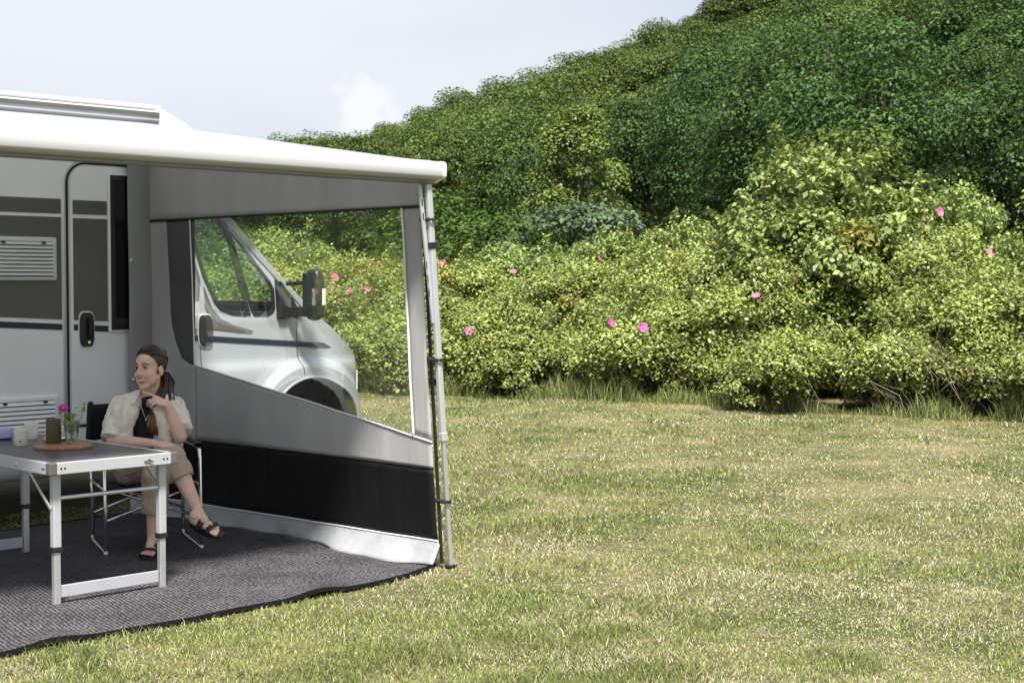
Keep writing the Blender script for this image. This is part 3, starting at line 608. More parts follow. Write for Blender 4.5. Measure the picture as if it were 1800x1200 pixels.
# door handle, a black oval recess with grip and lock
def capsule_plate(cx, cz, w, h, y, t):
    pl = [(cx + w/2*math.copysign(abs(math.cos(a))**.45, math.cos(a)), cz + h/2*math.copysign(abs(math.sin(a))**.6, math.sin(a))) for a in np.linspace(0, 2*math.pi, 36, endpoint=False)]
    return MB().prism(pl, lambda p, q_: (p[0], y-q_, p[1]), t)
dh = build(capsule_plate(5.155,1.268,.122,.250,VY-.012,.006), 'handle_surround', M['white'], door, bevel=.002)
dh2 = build(capsule_plate(5.155,1.268,.106,.230,VY-.017,.012), 'door_handle', M['plastic'], door, bevel=.004)
build(MB().tube([(5.163,VY-.03,1.345),(5.168,VY-.05,1.32),(5.168,VY-.05,1.235),(5.163,VY-.03,1.21)], .014, 8), 'grip', M['rubber'], dh2, smooth='all')
build(MB().lathe([(0,.0),(.011,.0),(.011,.006),(0,.006)], (0,0,0), 12), 'lock', M['chrome'], dh2)
lk = [c for c in dh2.children if c.name.startswith('lock')][0]; lk.rotation_euler = (rad(90),0,0); lk.location = Vector((5.165,VY-.030,1.185)) - Vector(van.location); lk.data.transform(Matrix.Translation(Vector(van.location)))
# fridge vents
def vent(z0, z1, m_, ns):
    v = build(MB().box(4.36,4.945,VY-.022,VY+.001,z0,z1), 'vent_grille', m_, van, bevel=.014)
    build(MB().box(4.395,4.915,VY-.0245,VY-.0215,z0+.025,z1-.03), 'vent_recess', M['plastic'] if m_ is None else M['ventdark'], v)
    hh = (z1-z0-.06)/ns
    for k in range(ns):
        zc = z0 + .03 + hh*(k+.5)
        build(MB().prism([(VY-.026,zc-.32*hh),(VY-.040,zc-.36*hh),(VY-.030,zc+.34*hh),(VY-.025,zc+.34*hh)], lambda p, q_: (4.397+q_, p[0], p[1]), .516), 'slat', m_, v)
    for xx in (4.56,4.84): build(MB().box(xx-.012,xx+.012,VY-.046,VY-.02,z1-.045,z1-.034), 'catch', M['plastic'], v)
M['ventdark'] = mat('vent_shadow_gap', (.09,.095,.09), .7)
M['ventcream'] = mat('off_white_plastic', (.66,.68,.65), .45)
vent(1.596,1.880,M['ventcream'],9); vent(.52,.842,M['cream'],9)
# ---- cab: plan outline runs along the side, round the corner and across the nose
CY_ = 9.25
def plan(s):
    if s <= 7.35: return (s, CY_, 0., -1.)
    p = (s-7.35)/.78*math.pi/2; p = min(p, math.pi/2); a, b = .56, .62
    x = 7.35 + a*math.sin(p); y = CY_ + b*(1-math.cos(p)); tx, ty = a*math.cos(p), b*math.sin(p); l = math.hypot(tx, ty)
    return (x, y, ty/l, -tx/l)
ZT = ([5.95,6.15,6.30,6.53,6.97,7.10,7.20,7.35,7.50,7.75,8.0,8.13], [2.50,2.36,2.22,2.04,1.57,1.43,1.355,1.25,1.12,.98,.90,.88])
AC, AR, AZ = 7.14, .435, .42
def ztop(s): return float(np.interp(s, *ZT))
def zbot(s):
    b = .30 if s < 7.3 else .30 - .06*min(1, (s-7.3)/.4)
    if abs(s-AC) < AR: return max(b, AZ + math.sqrt(AR**2-(s-AC)**2))
    return b
def off(s, z):
    o_ = 0.
    if z > 1.30: o_ -= .13*(z-1.30)
    o_ += .028*(1/(1+math.exp((z-.97)/.018)))*(1 if s < 7.6 else max(0, 1-(s-7.6)/.3)) - .02*max(0, (.6-z))
    rr = math.hypot(s-AC, z-AZ); o_ += .045*max(0., min(1., (.60-rr)/.07))*(1 if z > .3 else 0)
    return o_
def surf(s, z, e=0.):
    x, y, nx2, ny2 = plan(s); k = off(s, z) + e; return (x + nx2*k, y + ny2*k, z)
ss = sorted(set(list(np.linspace(5.95,8.13,170)) + list(AC + AR*np.sin(np.linspace(-math.pi/2, math.pi/2, 41))) + [AC-AR-.002, AC+AR+.002]))
rows = 120; cabm = MB()
def cabpt(i, j):
    s = ss[i]; t_ = j/(rows-1); zb, zt = zbot(s), ztop(s); return surf(s, zb + (zt-zb)*t_)
nS = len(ss); vs = [cabpt(i,j) for i in range(nS) for j in range(rows)]; fs = [(i*rows+j,(i+1)*rows+j,(i+1)*rows+j+1,i*rows+j+1) for i in range(nS-1) for j in range(rows-1)]
WIN1 = [(6.115,2.16),(6.13,2.0),(6.225,1.63),(6.305,1.445),(6.35,1.395),(6.44,1.365),(6.555,1.350),(6.572,1.375),(6.445,1.96),(6.40,2.03),(6.32,2.14)]
WIN2 = [(6.485,1.955),(6.62,1.80),(6.79,1.595),(6.822,1.53),(6.82,1.40),(6.80,1.37),(6.76,1.352),(6.645,1.350),(6.622,1.385),(6.49,1.90)]
def inside(p, poly):
    c_ = False
    for k in range(len(poly)):
        (x1, y1), (x2, y2) = poly[k], poly[k-1]
        if (y1 > p[1]) != (y2 > p[1]) and p[0] < (x2-x1)*(p[1]-y1)/(y2-y1) + x1: c_ = not c_
    return c_
def opening(f):
    q_ = [(ss[k//rows], vs[k][2]) for k in f]
    return any(all(inside(p, w_) for p in q_) for w_ in (WIN1, WIN2))
fs = [f for f in fs if not opening(f)]
CC = 10.225                                    # centre line of the vehicle
mv = [(p[0], 2*CC-p[1], p[2]) for p in vs]; n0 = len(vs)
fs2 = [tuple(n0+k for k in reversed(f)) for f in fs]
top = [(i*rows+rows-1, (i+1)*rows+rows-1, n0+(i+1)*rows+rows-1, n0+i*rows+rows-1) for i in range(nS-1) if not 6.36 < ss[i] < 7.09]
front = [((nS-1)*rows+j, n0+(nS-1)*rows+j, n0+(nS-1)*rows+j+1, (nS-1)*rows+j+1) for j in range(rows-1)]
cabm.add(vs + mv, fs + fs2 + top + front)
cab = build(cabm, 'cab_body', M['silver'], van, smooth=True)
def panel(name, poly, m_, e, parent=cab, t=.003, sub=1):
    pts = []
    for k in range(len(poly)):
        p, q_ = poly[k], poly[(k+1) % len(poly)]
        for j in range(sub): pts.append((p[0]+(q_[0]-p[0])*j/sub, p[1]+(q_[1]-p[1])*j/sub))
    return build(MB().prism(pts, lambda p, d_: surf(p[0], p[1], e+d_), t), name, m_, parent)
# windscreen, a dark pane lying on the sloping top surface
ws = MB(); ws.add([(surf(6.36,ztop(6.36))[0]+.01, 9.42, ztop(6.36)+.02),(surf(7.09,ztop(7.09))[0]+.01, 9.36, ztop(7.09)+.02),(surf(7.09,ztop(7.09))[0]+.01, 2*CC-9.36, ztop(7.09)+.02),(surf(6.36,ztop(6.36))[0]+.01, 2*CC-9.42, ztop(6.36)+.02)], [(0,1,2,3)])
build(ws, 'windscreen', M['clearglass'], cab)
build(MB().prism([(7.10,1.40),(7.30,1.275),(7.32,1.30),(7.12,1.44)], lambda p, t: (p[0], 9.40+t, p[1]+.005), 1.65), 'wiper_cowl', M['plastic'], cab, bevel=.006)
def rim_ring(poly, m_, e, wi, wo, name, mirror=False):
    c0 = (sum(p[0] for p in poly)/len(poly), sum(p[1] for p in poly)/len(poly)); n_ = len(poly); o_ = []; i_ = []
    for k in range(n_):
        p0, p1, p2 = Vector(poly[k-1]), Vector(poly[k]), Vector(poly[(k+1) % n_]); d1 = (p1-p0).normalized(); d2 = (p2-p1).normalized(); nn = Vector((d1.y+d2.y, -(d1.x+d2.x))).normalized()
        if nn.dot(p1 - Vector(c0)) < 0: nn = -nn
        o_.append(p1 + nn*wo); i_.append(p1 - nn*wi)
    fl_ = (lambda q_: (q_[0], 2*CC-q_[1], q_[2])) if mirror else (lambda q_: q_)
    vv = [fl_(surf(p[0], p[1], e)) for p in o_] + [fl_(surf(p[0], p[1], e)) for p in i_]
    return build(MB().add(vv, [(k, (k+1) % n_, n_+(k+1) % n_, n_+k) for k in range(n_)]), name, m_, cab, solid=.004)
for mir_ in (False, True):
    for w_, nm in ((WIN1,'side_window'),(WIN2,'quarter_window')):
        rim_ring(w_, M['plastic'], .006, .014, .016, 'window_seal', mir_)
        fl_ = (lambda q_: (q_[0], 2*CC-q_[1], q_[2])) if mir_ else (lambda q_: q_)
        build(MB().add([fl_(surf(p[0], p[1], .002)) for p in w_], [tuple(range(len(w_)))]), nm, M['clearglass'], cab)
build(MB().prism([(6.42,2.04),(6.455,2.04),(6.605,1.345),(6.57,1.345)], lambda p, d_: surf(p[0], p[1], .005+d_), .004), 'window_pillar', M['plastic'], cab)
panel('mirror_base_trim', [(6.845,1.345),(7.03,1.305),(7.035,1.36),(6.91,1.58),(6.85,1.61)], M['plastic'], .003)
for mir_ in (False, True):
    fl_ = (lambda q_: (q_[0], 2*CC-q_[1], q_[2])) if mir_ else (lambda q_: q_)
    build(MB().bar(fl_(surf(6.34,ztop(6.34)-.02,-.03)), fl_(surf(7.12,ztop(7.12)-.02,-.03)), .09, .05), 'windscreen_pillar', M['silver'], cab, bevel=.01)
# cab interior
build(MB().prism([(6.62,1.02),(6.66,1.28),(6.80,1.33),(7.05,1.36),(7.10,1.0)], lambda p, t: (p[0], 9.36+t, p[1]), 1.72), 'dashboard', M['plastic'], cab, bevel=.02)
for yc in (9.62,10.83):
    sw_ = build(MB().prism([(6.00,.95),(6.12,1.30),(6.10,1.62),(6.04,1.66),(5.97,1.62),(5.93,1.28),(5.86,.95)], lambda p, t: (p[0], yc-.24+t, p[1]), .48), 'seat', M['band'], cab, bevel=.03)
    build(MB().prism([(6.02,1.66),(6.09,1.68),(6.10,1.86),(6.05,1.89),(6.00,1.86)], lambda p, t: (p[0], yc-.13+t, p[1]), .26), 'headrest', M['band'], sw_, bevel=.02)
build(MB().tube([(6.56 + .06*math.sin(a), 10.83 + .19*math.cos(a), 1.33 + .18*math.sin(a)) for a in np.linspace(0, 2*math.pi, 28)], .014, 8), 'steering_wheel', M['plastic'], cab, smooth='all')
build(MB().box(5.99,6.8,9.30,11.15,.62,.70), 'cab_floor', M['plastic'], cab)
panel('grey_decal', [(6.0,1.20),(6.125,1.20),(6.19,1.60),(6.10,1.98),(6.07,2.2),(6.0,2.25)], M['band'], .002)
panel('grey_decal', [(6.27,1.245),(6.60,1.205),(6.625,1.225),(6.45,1.27),(6.34,1.32),(6.27,1.40),(6.215,1.56),(6.21,1.40)], M['band'], .002)
panel('navy_stripe', [(6.27,1.155),(7.30,1.078),(7.36,1.082),(7.28,1.12),(6.27,1.195)], M['navy'], .002, sub=6)
panel('navy_stripe', [(6.02,1.175),(6.14,1.165),(6.14,1.20),(6.02,1.212)], M['navy'], .002)
for seam in ([(7.025,1.30),(7.035,1.0),(7.05,.885)], [(6.16,1.15),(6.17,.40)], [(6.17,.40),(6.68,.40)]):
    build(MB().tube([surf(p[0] + (q_[0]-p[0])*k/8, p[1] + (q_[1]-p[1])*k/8, .001) for p, q_ in zip(seam[:-1], seam[1:]) for k in range(9)], .0035, 5), 'door_gap', M['rubber'], cab)
hp = [(6.205 + .058*math.copysign(abs(math.cos(a))**.5, math.cos(a)), 1.235 + .115*math.copysign(abs(math.sin(a))**.6, math.sin(a))) for a in np.linspace(0, 2*math.pi, 30, endpoint=False)]
panel('door_handle', hp, M['plastic'], .004, t=.012)
panel('handle_rim', [(6.205 + (x-6.205)*1.13, 1.235 + (z-1.235)*1.07) for x, z in hp], M['white'], .0025, t=.003)
lip = [surf(AC + (AR+.006)*math.cos(a), AZ + (AR+.006)*math.sin(a), .004) for a in np.linspace(.15, math.pi-.05, 36)]
build(MB().tube(lip, .011, 6), 'wheel_arch_lip', M['silver'], cab, smooth='all')
build(MB().box(6.60,7.72,9.52,10.93,.30,.98), 'wheel_housing', M['rubber'], van)
build(MB().prism([(7.70,.64),(7.98,.66),(8.02,.80),(7.74,.88)], lambda p, d_: surf(p[0], p[1], .004+d_), .006), 'headlight', M['lamp'], cab)
def wheel(x, y, ysgn):
    w = thing('tmp', (x, y, .335), '', ''); del w['label'], w['category']
    prof = [(.20,-.10),(.29,-.105),(.325,-.09),(.335,-.05),(.335,.05),(.325,.09),(.29,.105),(.20,.10)]
    rot = lambda p: (x + p[0], y + p[2]*ysgn, .335 + p[1])
    mb_ = MB().lathe(prof, (0,0,0), 36); mb_.v = [rot(p) for p in mb_.v]
    ty = build(mb_, 'tyre', M['tyre'], van, smooth=True)
    m2 = MB().lathe([(0,-.05),(.06,-.055),(.07,-.03),(.17,-.03),(.185,-.075),(.205,-.095),(.205,-.05)], (0,0,0), 32); m2.v = [rot(p) for p in m2.v]
    build(m2, 'rim', M['rim'], ty, smooth=True)
    bpy.data.objects.remove(w)
for (x, y, sg) in ((AC,9.37,1),(AC,11.03,-1),(2.3,9.36,1),(2.3,11.1,-1)): wheel(x, y, sg)
# mirror with two arms, black housing and clear indicator
mir = build(MB().prism([(6.84,1.31),(7.02,1.31),(7.03,1.38),(6.93,1.52),(6.86,1.60)], lambda p, t: (p[0], CY_+.005-.045+t, p[1]), .05), 'mirror', M['plastic'], cab, bevel=.01)
for z0, z1, w_ in ((1.575,1.585,.030),(1.37,1.36,.075)):
    build(MB().bar((6.93,CY_-.02,z0),(7.00,8.99,z1),.045,w_), 'mirror_arm', M['plastic'], mir, bevel=.008)
hs = MB(); hc = Vector((6.995,8.985,1.495))
hs.ell((0,0,0), (.075,.125,.20), 24, 16); hs.v = [tuple(hc + Vector((.050*math.copysign(abs(p[0]/.075)**.55, p[0]), .092*math.copysign(abs(p[1]/.125)**.6, p[1]), .195*math.copysign(abs(p[2]/.2)**.7, p[2])))) for p in hs.v]
hs = build(hs, 'mirror_housing', M['plastic'], mir, smooth='all')
build(MB().box(hc.x+.002,hc.x+.040,hc.y-.096,hc.y-.07,hc.z-.085,hc.z+.045), 'indicator', M['lamp'], hs, bevel=.01)
build(MB().grid(lambda a, b: (hc.x - .053, hc.y - .07 + .14*a, hc.z - .16 + .32*b), 2, 2), 'mirror_glass', M['carglass'], hs, solid=.004)

# ------------------------------------------------------------------ awning
aw = thing('awning', (3.3, 6.05, 0), 'white roll out awning with long front rail on aluminium legs', 'awning')
RX = 5.572
cas = MB().prism([(9.10,2.655),(9.02,2.655),(8.985,2.69),(8.985,2.735),(9.03,2.762),(9.10,2.762)], lambda p, t: (.5+t, p[0], p[1]), 5.19)
cas = build(cas, 'cassette', M['railwhite'], aw, bevel=.006)
build(MB().box(.5,5.665,8.976,8.99,2.718,2.745), 'cassette_groove', M['band'], cas)
build(MB().box(5.672,5.715,8.975,9.105,2.652,2.768), 'cassette_end_cap', M['white'], cas, bevel=.008)
def canopy(a, b):
    x = .55 + (RX-.55)*a; y = 9.0 + (6.06-9.0)*b; z = 2.668 + (2.232-2.668)*b - .022*math.sin(b*math.pi)*math.sin(a*math.pi)
    z += .004*math.sin(a*60)*math.sin(b*math.pi)
    return (x, y, z)
build(MB().grid(canopy, 60, 18), 'canopy', M['canvas'], aw, smooth='all', solid=.003)
rp_ = [(6.10,2.236),(6.028,2.236),(6.008,2.231),(6.0,2.218),(6.0,2.158),(6.004,2.151),(6.015,2.146),(6.10,2.118),(6.112,2.128),(6.112,2.226)]
rail = build(MB().prism(rp_, lambda p, t: (.5+t, p[0], p[1]), RX-.52), 'front_rail', M['railwhite'], aw, smooth=True)
build(MB().prism([(6.057+(a-6.057)*1.03, 2.178+(b-2.178)*1.03) for a, b in rp_], lambda p, t: (RX-.022+t, p[0], p[1]), .03), 'rail_end_cap', M['white'], rail, smooth=True, bevel=.004)
build(MB().box(.52,RX-.03,6.04,6.062,2.112,2.120), 'rail_seam', M['band'], rail)
build(MB().tube([(.52,6.092,2.2405),(RX-.03,6.092,2.2405)], .0045, 6), 'canopy_shade_line', M['fairing'], rail)  # added grey strip, stands in for the shade line between canopy and rail
build(MB().tube([(.52,9.012,2.668),(5.66,9.012,2.668)], .006, 6), 'cassette_lip', M['band'], cas)
def leg(tx, bx):
    T = Vector((tx,6.055,2.115)); B = Vector((bx,6.045,.012)); d_ = (B-T)
    lg = build(MB().bar(T, T + d_*.66, .036, .028, (0,1,0)), 'support_leg', M['aluwhite'], aw, bevel=.006)
    build(MB().bar(T + d_*.62, B, .026, .020, (0,1,0)), 'lower_tube', M['alu'], lg, bevel=.005)
    build(MB().bar(T + d_*.645, T + d_*.668, .042, .034, (0,1,0)), 'clamp', M['aluwhite'], lg, bevel=.004)
    build(MB().bar(T + d_*.15, T + d_*.155 + d_*.012, .046, .038, (0,1,0)), 'clamp', M['plastic'], lg, bevel=.004)
    build(MB().box(B.x-.03,B.x+.03,B.y-.022,B.y+.022,.0,.022), 'foot', M['plastic'], lg, bevel=.006)
    # slotted inner rafter bar beside the leg
    o2 = Vector((-.045,.02,0)); bar2 = build(MB().bar(T + o2, T + d_*.36 + o2*.35, .022, .016, (0,1,0)), 'slotted_bar', M['aluwhite'], lg, bevel=.003)
    for k in (.04,.075,.2,.235,.27): build(MB().bar(T + o2*(1-k) + d_*k + Vector((0,-.009,0)), T + o2*(1-k) + d_*(k+.018) + Vector((0,-.009,0)), .008, .004, (0,1,0)), 'slot', M['rubber'], bar2)
    return lg
leg(5.493,5.648); leg(1.0,.9)

# ------------------------------------------------------------------ awning side wall
wall = thing('awning_side_wall', (5.615, 7.5, 0), 'grey canvas awning side wall with clear window and black lower band', 'awning wall')
WX = 5.615
def wx(y, z):
    f = float(fbm(np.array(y*1.6+3), np.array(z*.7+4), 71)) - .5; g = float(fbm(np.array(y*5+3 + z*1.5), np.array(z*1.2+1), 75)) - .5
    return WX + .035*f + .010*g
def yedge(z): return 6.085 + .077*z
def ztopw(y): return 2.20 + (2.640-2.20)*(y-6.1)/(9.03-6.1)
def strip(name, y0, y1, lo, hi, m_, nu=40, nv=16, e=0., parent=wall, solid=.002, smooth='all'):
    def fn(a, b):
        y = y0 + (y1-y0)*a; z = lo(y) + (hi(y)-lo(y))*b
        if a == 0 and y0 < 6.2: y = yedge(z) + (y0-6.1)
        return (wx(y, z) + e, y, z)
    return build(MB().grid(fn, nu, nv), name, m_, parent, smooth=smooth, solid=solid)
def strip_edge(name, e0, y1, lo, hi, m_, nu=44, nv=16, e=0., solid=.002):
    # a panel that follows the slanting outer edge at its near end
    def fn(a, b):
        zz = lo(6.2) + (hi(6.2)-lo(6.2))*b; ya = yedge(zz) + e0; y = ya + (y1-ya)*a; z = lo(y) + (hi(y)-lo(y))*b
        return (wx(y, z) + e, y, z)
    return build(MB().grid(fn, nu, nv), name, m_, wall, smooth='all', solid=solid)
zval = lambda y: 2.005 - .004*math.sin((y-6.2)*1.1)
zwb = lambda y: .70 + (1.036-.70)*(y-6.168)/(8.485-6.168)         # sill of the window
zbt = lambda y: .552 - .006*(y-6.1); zbb = lambda y: .150 - .014*(y-6.1)
curve = lambda y: float(np.interp(y, [8.49,8.56,8.65,8.73,8.765,8.785,8.80,8.83], [1.034,1.042,1.074,1.186,1.27,1.36,1.66,2.005]))
strip_edge('valance', .012, 9.095, zval, ztopw, M['greycanvas'], 50, 12)
strip_edge('lower_panel', .012, 8.49, zbt, zwb, M['greycanvas'], 60, 12)
strip('corner_panel', 8.49, 9.095, zbt, curve and (lambda y: min(curve(y), 2.004)), M['greycanvas'], 90, 20)
strip('window_curtain', 8.50, 8.85, lambda y: min(curve(max(8.49, y-.03))-.012, 1.99), lambda y: 2.003, M['darkcanvas'], 60, 16, .004)
yin = lambda z: 6.301 + (z-.713)*.0775
def edgefn(a, b):
    z0, z1 = zwb(6.23), 2.003; z = z0 + (z1-z0)*b; y0 = yedge(z) + .012; y = y0 + (yin(z)-y0)*a; z += (zwb(y)-zwb(6.23))*(1-b); return (wx(y, z), y, z)
build(MB().grid(edgefn, 6, 26), 'window_edge_panel', M['greycanvas'], wall, smooth='all', solid=.002)
strip_edge('black_band', .012, 9.095, zbb, zbt, M['blackcanvas'], 60, 12, -.003)
pane = strip('clear_window', 6.27, 8.53, zwb, zval, M['pvc'], 40, 20, .005, solid=0)
# flap of the wall lying along the vehicle side
fl = MB().grid(lambda a, b: (5.445 + .215*a, VY - .070 - .015*math.sin(a*3.14) + .006*math.sin(b*9), .50 + 1.95*b), 8, 24); build(fl, 'side_flap', M['flap'] if 'flap' in M else M['greycanvas'], wall, smooth='all', solid=.003)
build(MB().grid(lambda a, b: (5.445 + .17*a - .05*(1-b)**2, VY - .036 - .12*(1-b)**2 - .02*math.sin(a*3.14), .02 + .47*b), 8, 12), 'flap_skirt', M['skirt'], wall, smooth='all', solid=.003)
for (x, z) in ((5.458,1.735),(5.466,.925)):
    s_ = MB().ell((x, VY-.082, z), (.011,.006,.011), 10, 6); build(s_, 'snap_button', M['bead'], wall, smooth='all')
# piping, seams and edge tape
def line(name, pts, rr, m_, n=60):
    P_ = []
    for k in range(n+1):
        t_ = k/n*(len(pts)-1); i = min(int(t_), len(pts)-2); f = t_-i; y = pts[i][0]*(1-f)+pts[i+1][0]*f; z = pts[i][1]*(1-f)+pts[i+1][1]*f
        P_.append((wx(y, z)-.004, y, z))
    return build(MB().tube(P_, rr, 6), name, m_, wall, smooth='all')
line('valance_hem', [(yedge(2.0)+.01,2.005),(9.05,2.005)], .008, M['rubber'])
line('window_piping', [(yedge(.69)+.01,zwb(6.15)),(8.485,1.036)], .0045, M['bead'])
line('window_piping', [(6.301,.722),(6.402,2.0)], .0075, M['bead'])
line('window_piping', [(8.49,1.036),(8.545,2.0)], .005, M['bead'])
line('band_seam', [(yedge(.55)+.01,zbt(6.1)),(9.05,zbt(9.05))], .004, M['rubber'])
line('band_seam', [(yedge(.14)+.01,zbb(6.1)),(9.05,zbb(9.05))], .005, M['bead'])
et = MB().grid(lambda a, b: (WX - .012 + .024*(a > .5), yedge(.03 + 2.16*b) - .004 + .016*(0 if a in (0,1) else -1), .03 + 2.16*b), 3, 30); build(et, 'edge_tape', M['rubber'], wall, solid=.003)
# ground skirt, splayed onto the carpet with a wavy hem
def skf(a, b):
    y = (yedge(.05)-.0) + (9.05-yedge(.05))*a; t_ = b; w_ = float(fbm(np.array(y*2.2), np.array(t_*1.5), 81)) - .5
    fl_ = .085 + .05*math.sin(y*3.1) + .04*w_
    z = zbb(y)*(1-t_) + .020*t_ + .016*max(0, math.sin(y*5.3+1))*t_
    return (wx(y, z) - fl_*t_**1.3 + .012*math.sin(y*14+t_*3)*t_, y - .03*t_*(1-a), z)
build(MB().grid(skf, 90, 10), 'ground_skirt', M['skirt'], wall, smooth='all', solid=.002)
def strapp(k):
    T = Vector((5.493,6.055,2.115)); B = Vector((5.648,6.045,.012)); P_ = T.lerp(B, k); z = P_.z
    mb_ = MB().tube([(WX, yedge(z)+.02, z+.006), (WX-.02, yedge(z)-.01, z+.006), (P_.x, 6.02, z), (P_.x-.028, 6.03, z), (P_.x-.02, 6.085, z), (WX-.01, yedge(z)+.005, z+.004)], .010, 6)
    build(mb_, 'strap', M['rubber'], wall)
for k in (.092,.455,.828): strapp(k)

# ------------------------------------------------------------------ carpet
cp = thing('awning_carpet', (3.3, 7.4, 0), 'dark grey woven carpet with black edging under the table', 'carpet')
def fy(x): return 5.925 + .012*math.sin(x*1.7+.6) + .010*math.sin(x*4.3) + .008*math.sin(x*9.1+1) + .20*max(0, (x-4.85)/.75)**1.4
def cz_(x, y):
    e = max(0, 1-(y-fy(x))/.25); w_ = float(fbm(np.array(x*2.3), np.array(y*2.3), 91)) - .5
    return .016 + .012*w_ + e*(.006 + .022*max(0, math.sin(x*4.3+.4))**5)
def by(x): return 8.95 + .035*math.sin(x*5+1) + .02*math.sin(x*11)
def cfn(a, b):
    x = .9 + 4.70*a; y = fy(x) + (by(x)-fy(x))*b; return (x, y, cz_(x, y))
build(MB().grid(cfn, 130, 70), 'carpet_field', M['carpet'], cp, smooth='all', solid=.006)
edge = [(.9 + 4.70*k/150, fy(.9 + 4.70*k/150) - .006, cz_(.9 + 4.70*k/150, fy(.9 + 4.70*k/150))) for k in range(151)]
eb = MB().grid(lambda a, b: (edge[int(round(a*150))][0], edge[int(round(a*150))][1] + (-.006,.0,.014)[int(round(b*2))], edge[int(round(a*150))][2] + (-.012,.004,.0045)[int(round(b*2))]), 151, 3); build(eb, 'edging', M['edging'], cp, solid=.004)
edge2 = [(.9 + 4.70*k/150, by(.9 + 4.70*k/150), cz_(.9 + 4.70*k/150, 8.9)) for k in range(151)]; build(MB().tube(edge2, .011, 6), 'edging', M['rubber'], cp)

# ------------------------------------------------------------------ table
TZ = .715
tb = thing('folding_table', (3.885, 7.38, 0), 'folding camping table with grey top and aluminium legs', 'table')
X0, X1, Y0, Y1 = 3.53, 4.235, 6.575, 8.19; YM = 7.23
for (a, b) in ((Y0+.028, YM-.003), (YM+.003, Y1-.028)): build(MB().box(X0+.028,X1-.028,a,b,TZ-.014,TZ), 'tabletop', M['tabletop'], tb, bevel=.002)
for (x0,x1,y0,y1) in ((X0,X0+.03,Y0+.034,YM-.002),(X0,X0+.03,YM+.002,Y1-.034),(X1-.03,X1,Y0+.034,YM-.002),(X1-.03,X1,YM+.002,Y1-.034),(X0+.034,X1-.034,Y0,Y0+.03),(X0+.034,X1-.034,Y1-.03,Y1)):
    fr = build(MB().box(x0,x1,y0,y1,TZ-.055,TZ+.002), 'frame_rail', M['aluwhite'], tb, bevel=.003)
    if y0 == Y0:
        for xx in (x0+.025,x0+.045,x1-.045,x1-.025): build(MB().ell((xx, Y0-.001, TZ-.026), (.0055,.003,.0055), 8, 5), 'rivet', M['plastic'], fr)
        build(MB().ell((x1-.135, Y0-.002, TZ-.028), (.016,.006,.013), 12, 6), 'catch', M['chrome'], fr, smooth='all'); build(MB().tube([(x1-.16,Y0-.006,TZ-.028),(x1-.14,Y0-.010,TZ-.018),(x1-.11,Y0-.010,TZ-.036)], .004, 6), 'catch', M['band'], fr)
    if x0 == X0 and y0 < YM:
        for yy in (y0+.02,y0+.035): build(MB().ell((X0-.001, yy, TZ-.028), (.003,.0055,.0055), 8, 5), 'rivet', M['plastic'], fr)
        build(MB().ell((X0-.001, y0+.30, TZ-.028), (.004,.009,.009), 10, 6), 'rivet', M['chrome'], fr)
for xc in (X0+.018, X1-.018):
    for yc in (Y0+.018, Y1-.018): build(MB().box(xc-.021,xc+.021,yc-.021,yc+.021,TZ-.058,TZ+.004), 'corner_cap', M['band'], tb, bevel=.006)
for yl in (6.665, 8.105):
    for xl in (3.606, 4.195):
        lg = build(MB().box(xl-.021,xl+.021,yl-.02,yl+.02,.285,TZ-.056), 'leg', M['aluwhite'], tb, bevel=.006)
        build(MB().box(xl-.017,xl+.017,yl-.016,yl+.016,.018,.30), 'inner_leg', M['alu'], lg, bevel=.004)
        build(MB().box(xl-.025,xl+.025,yl-.024,yl+.024,.272,.300), 'sleeve', M['plastic'], lg, bevel=.004)
        sg = 1 if yl < 7 else -1
        build(MB().bar((xl-.026*(1 if xl < 4 else -1),yl+.0*sg,.485),(xl-.026*(1 if xl < 4 else -1),yl+.215*sg,TZ-.058),.006,.018,(0,0,1)), 'brace', M['alu'], lg, bevel=.002)
    build(MB().box(3.627,4.174,yl-.006,yl+.006,.048,.108), 'foot_bar', M['aluwhite'], tb, bevel=.003)
    build(MB().tube([(3.62,yl,.535),(4.18,yl,.535)], .011, 10), 'cross_bar', M['alu'], tb, smooth=True)
build(MB().box(3.56,4.2,YM-.05,YM+.05,TZ-.05,TZ-.016), 'hinge_bar', M['plastic'], tb)

# ------------------------------------------------------------------ things on the table
T0 = TZ
bd = MB(); pl = [(.148*math.cos(a)*(1+.02*math.sin(3*a)), .148*math.sin(a)*(1+.03*math.cos(2*a+1))) for a in np.linspace(0, 2*math.pi, 48, endpoint=False)]
bd.prism(pl, lambda p, t: (3.940+p[0], 7.185+p[1], T0+.0008+t), .018)
tag(build(bd, 'serving_board', M['wood'], None, bevel=.005, loc=(3.94,7.185,T0)), 'round wooden serving board under the candle and the glass', 'board')
bz = T0 + .019
cx_, cy_ = 3.925, 7.265
cd = thing('pillar_candle', (cx_,cy_,bz), 'dark olive pillar candle on the wooden board', 'candle')
build(MB().lathe([(0,0),(.036,0),(.0385,.004),(.0385,.122),(.036,.128),(.02,.124),(0,.122)], (cx_,cy_,bz), 28), 'wax', M['candle'], cd, smooth=True)
build(MB().tube([(cx_,cy_,bz+.12),(cx_+.002,cy_,bz+.135)], .0015, 5), 'wick', M['plastic'], cd)
gx_, gy_ = 3.985, 7.185
gl_ = MB().lathe([(0,.0),(.030,.0),(.033,.006),(.039,.115),(.0365,.115),(.031,.014),(0,.012)], (gx_,gy_,bz), 32)
tag(build(gl_, 'drinking_glass', M['glass'], None, smooth=True, loc=(gx_,gy_,bz)), 'clear drinking glass holding a rose sprig on the wooden board', 'glass')
sp_ = thing('rose_sprig', (gx_,gy_,bz+.014), 'magenta rose sprig with leaves standing in the drinking glass', 'flower')
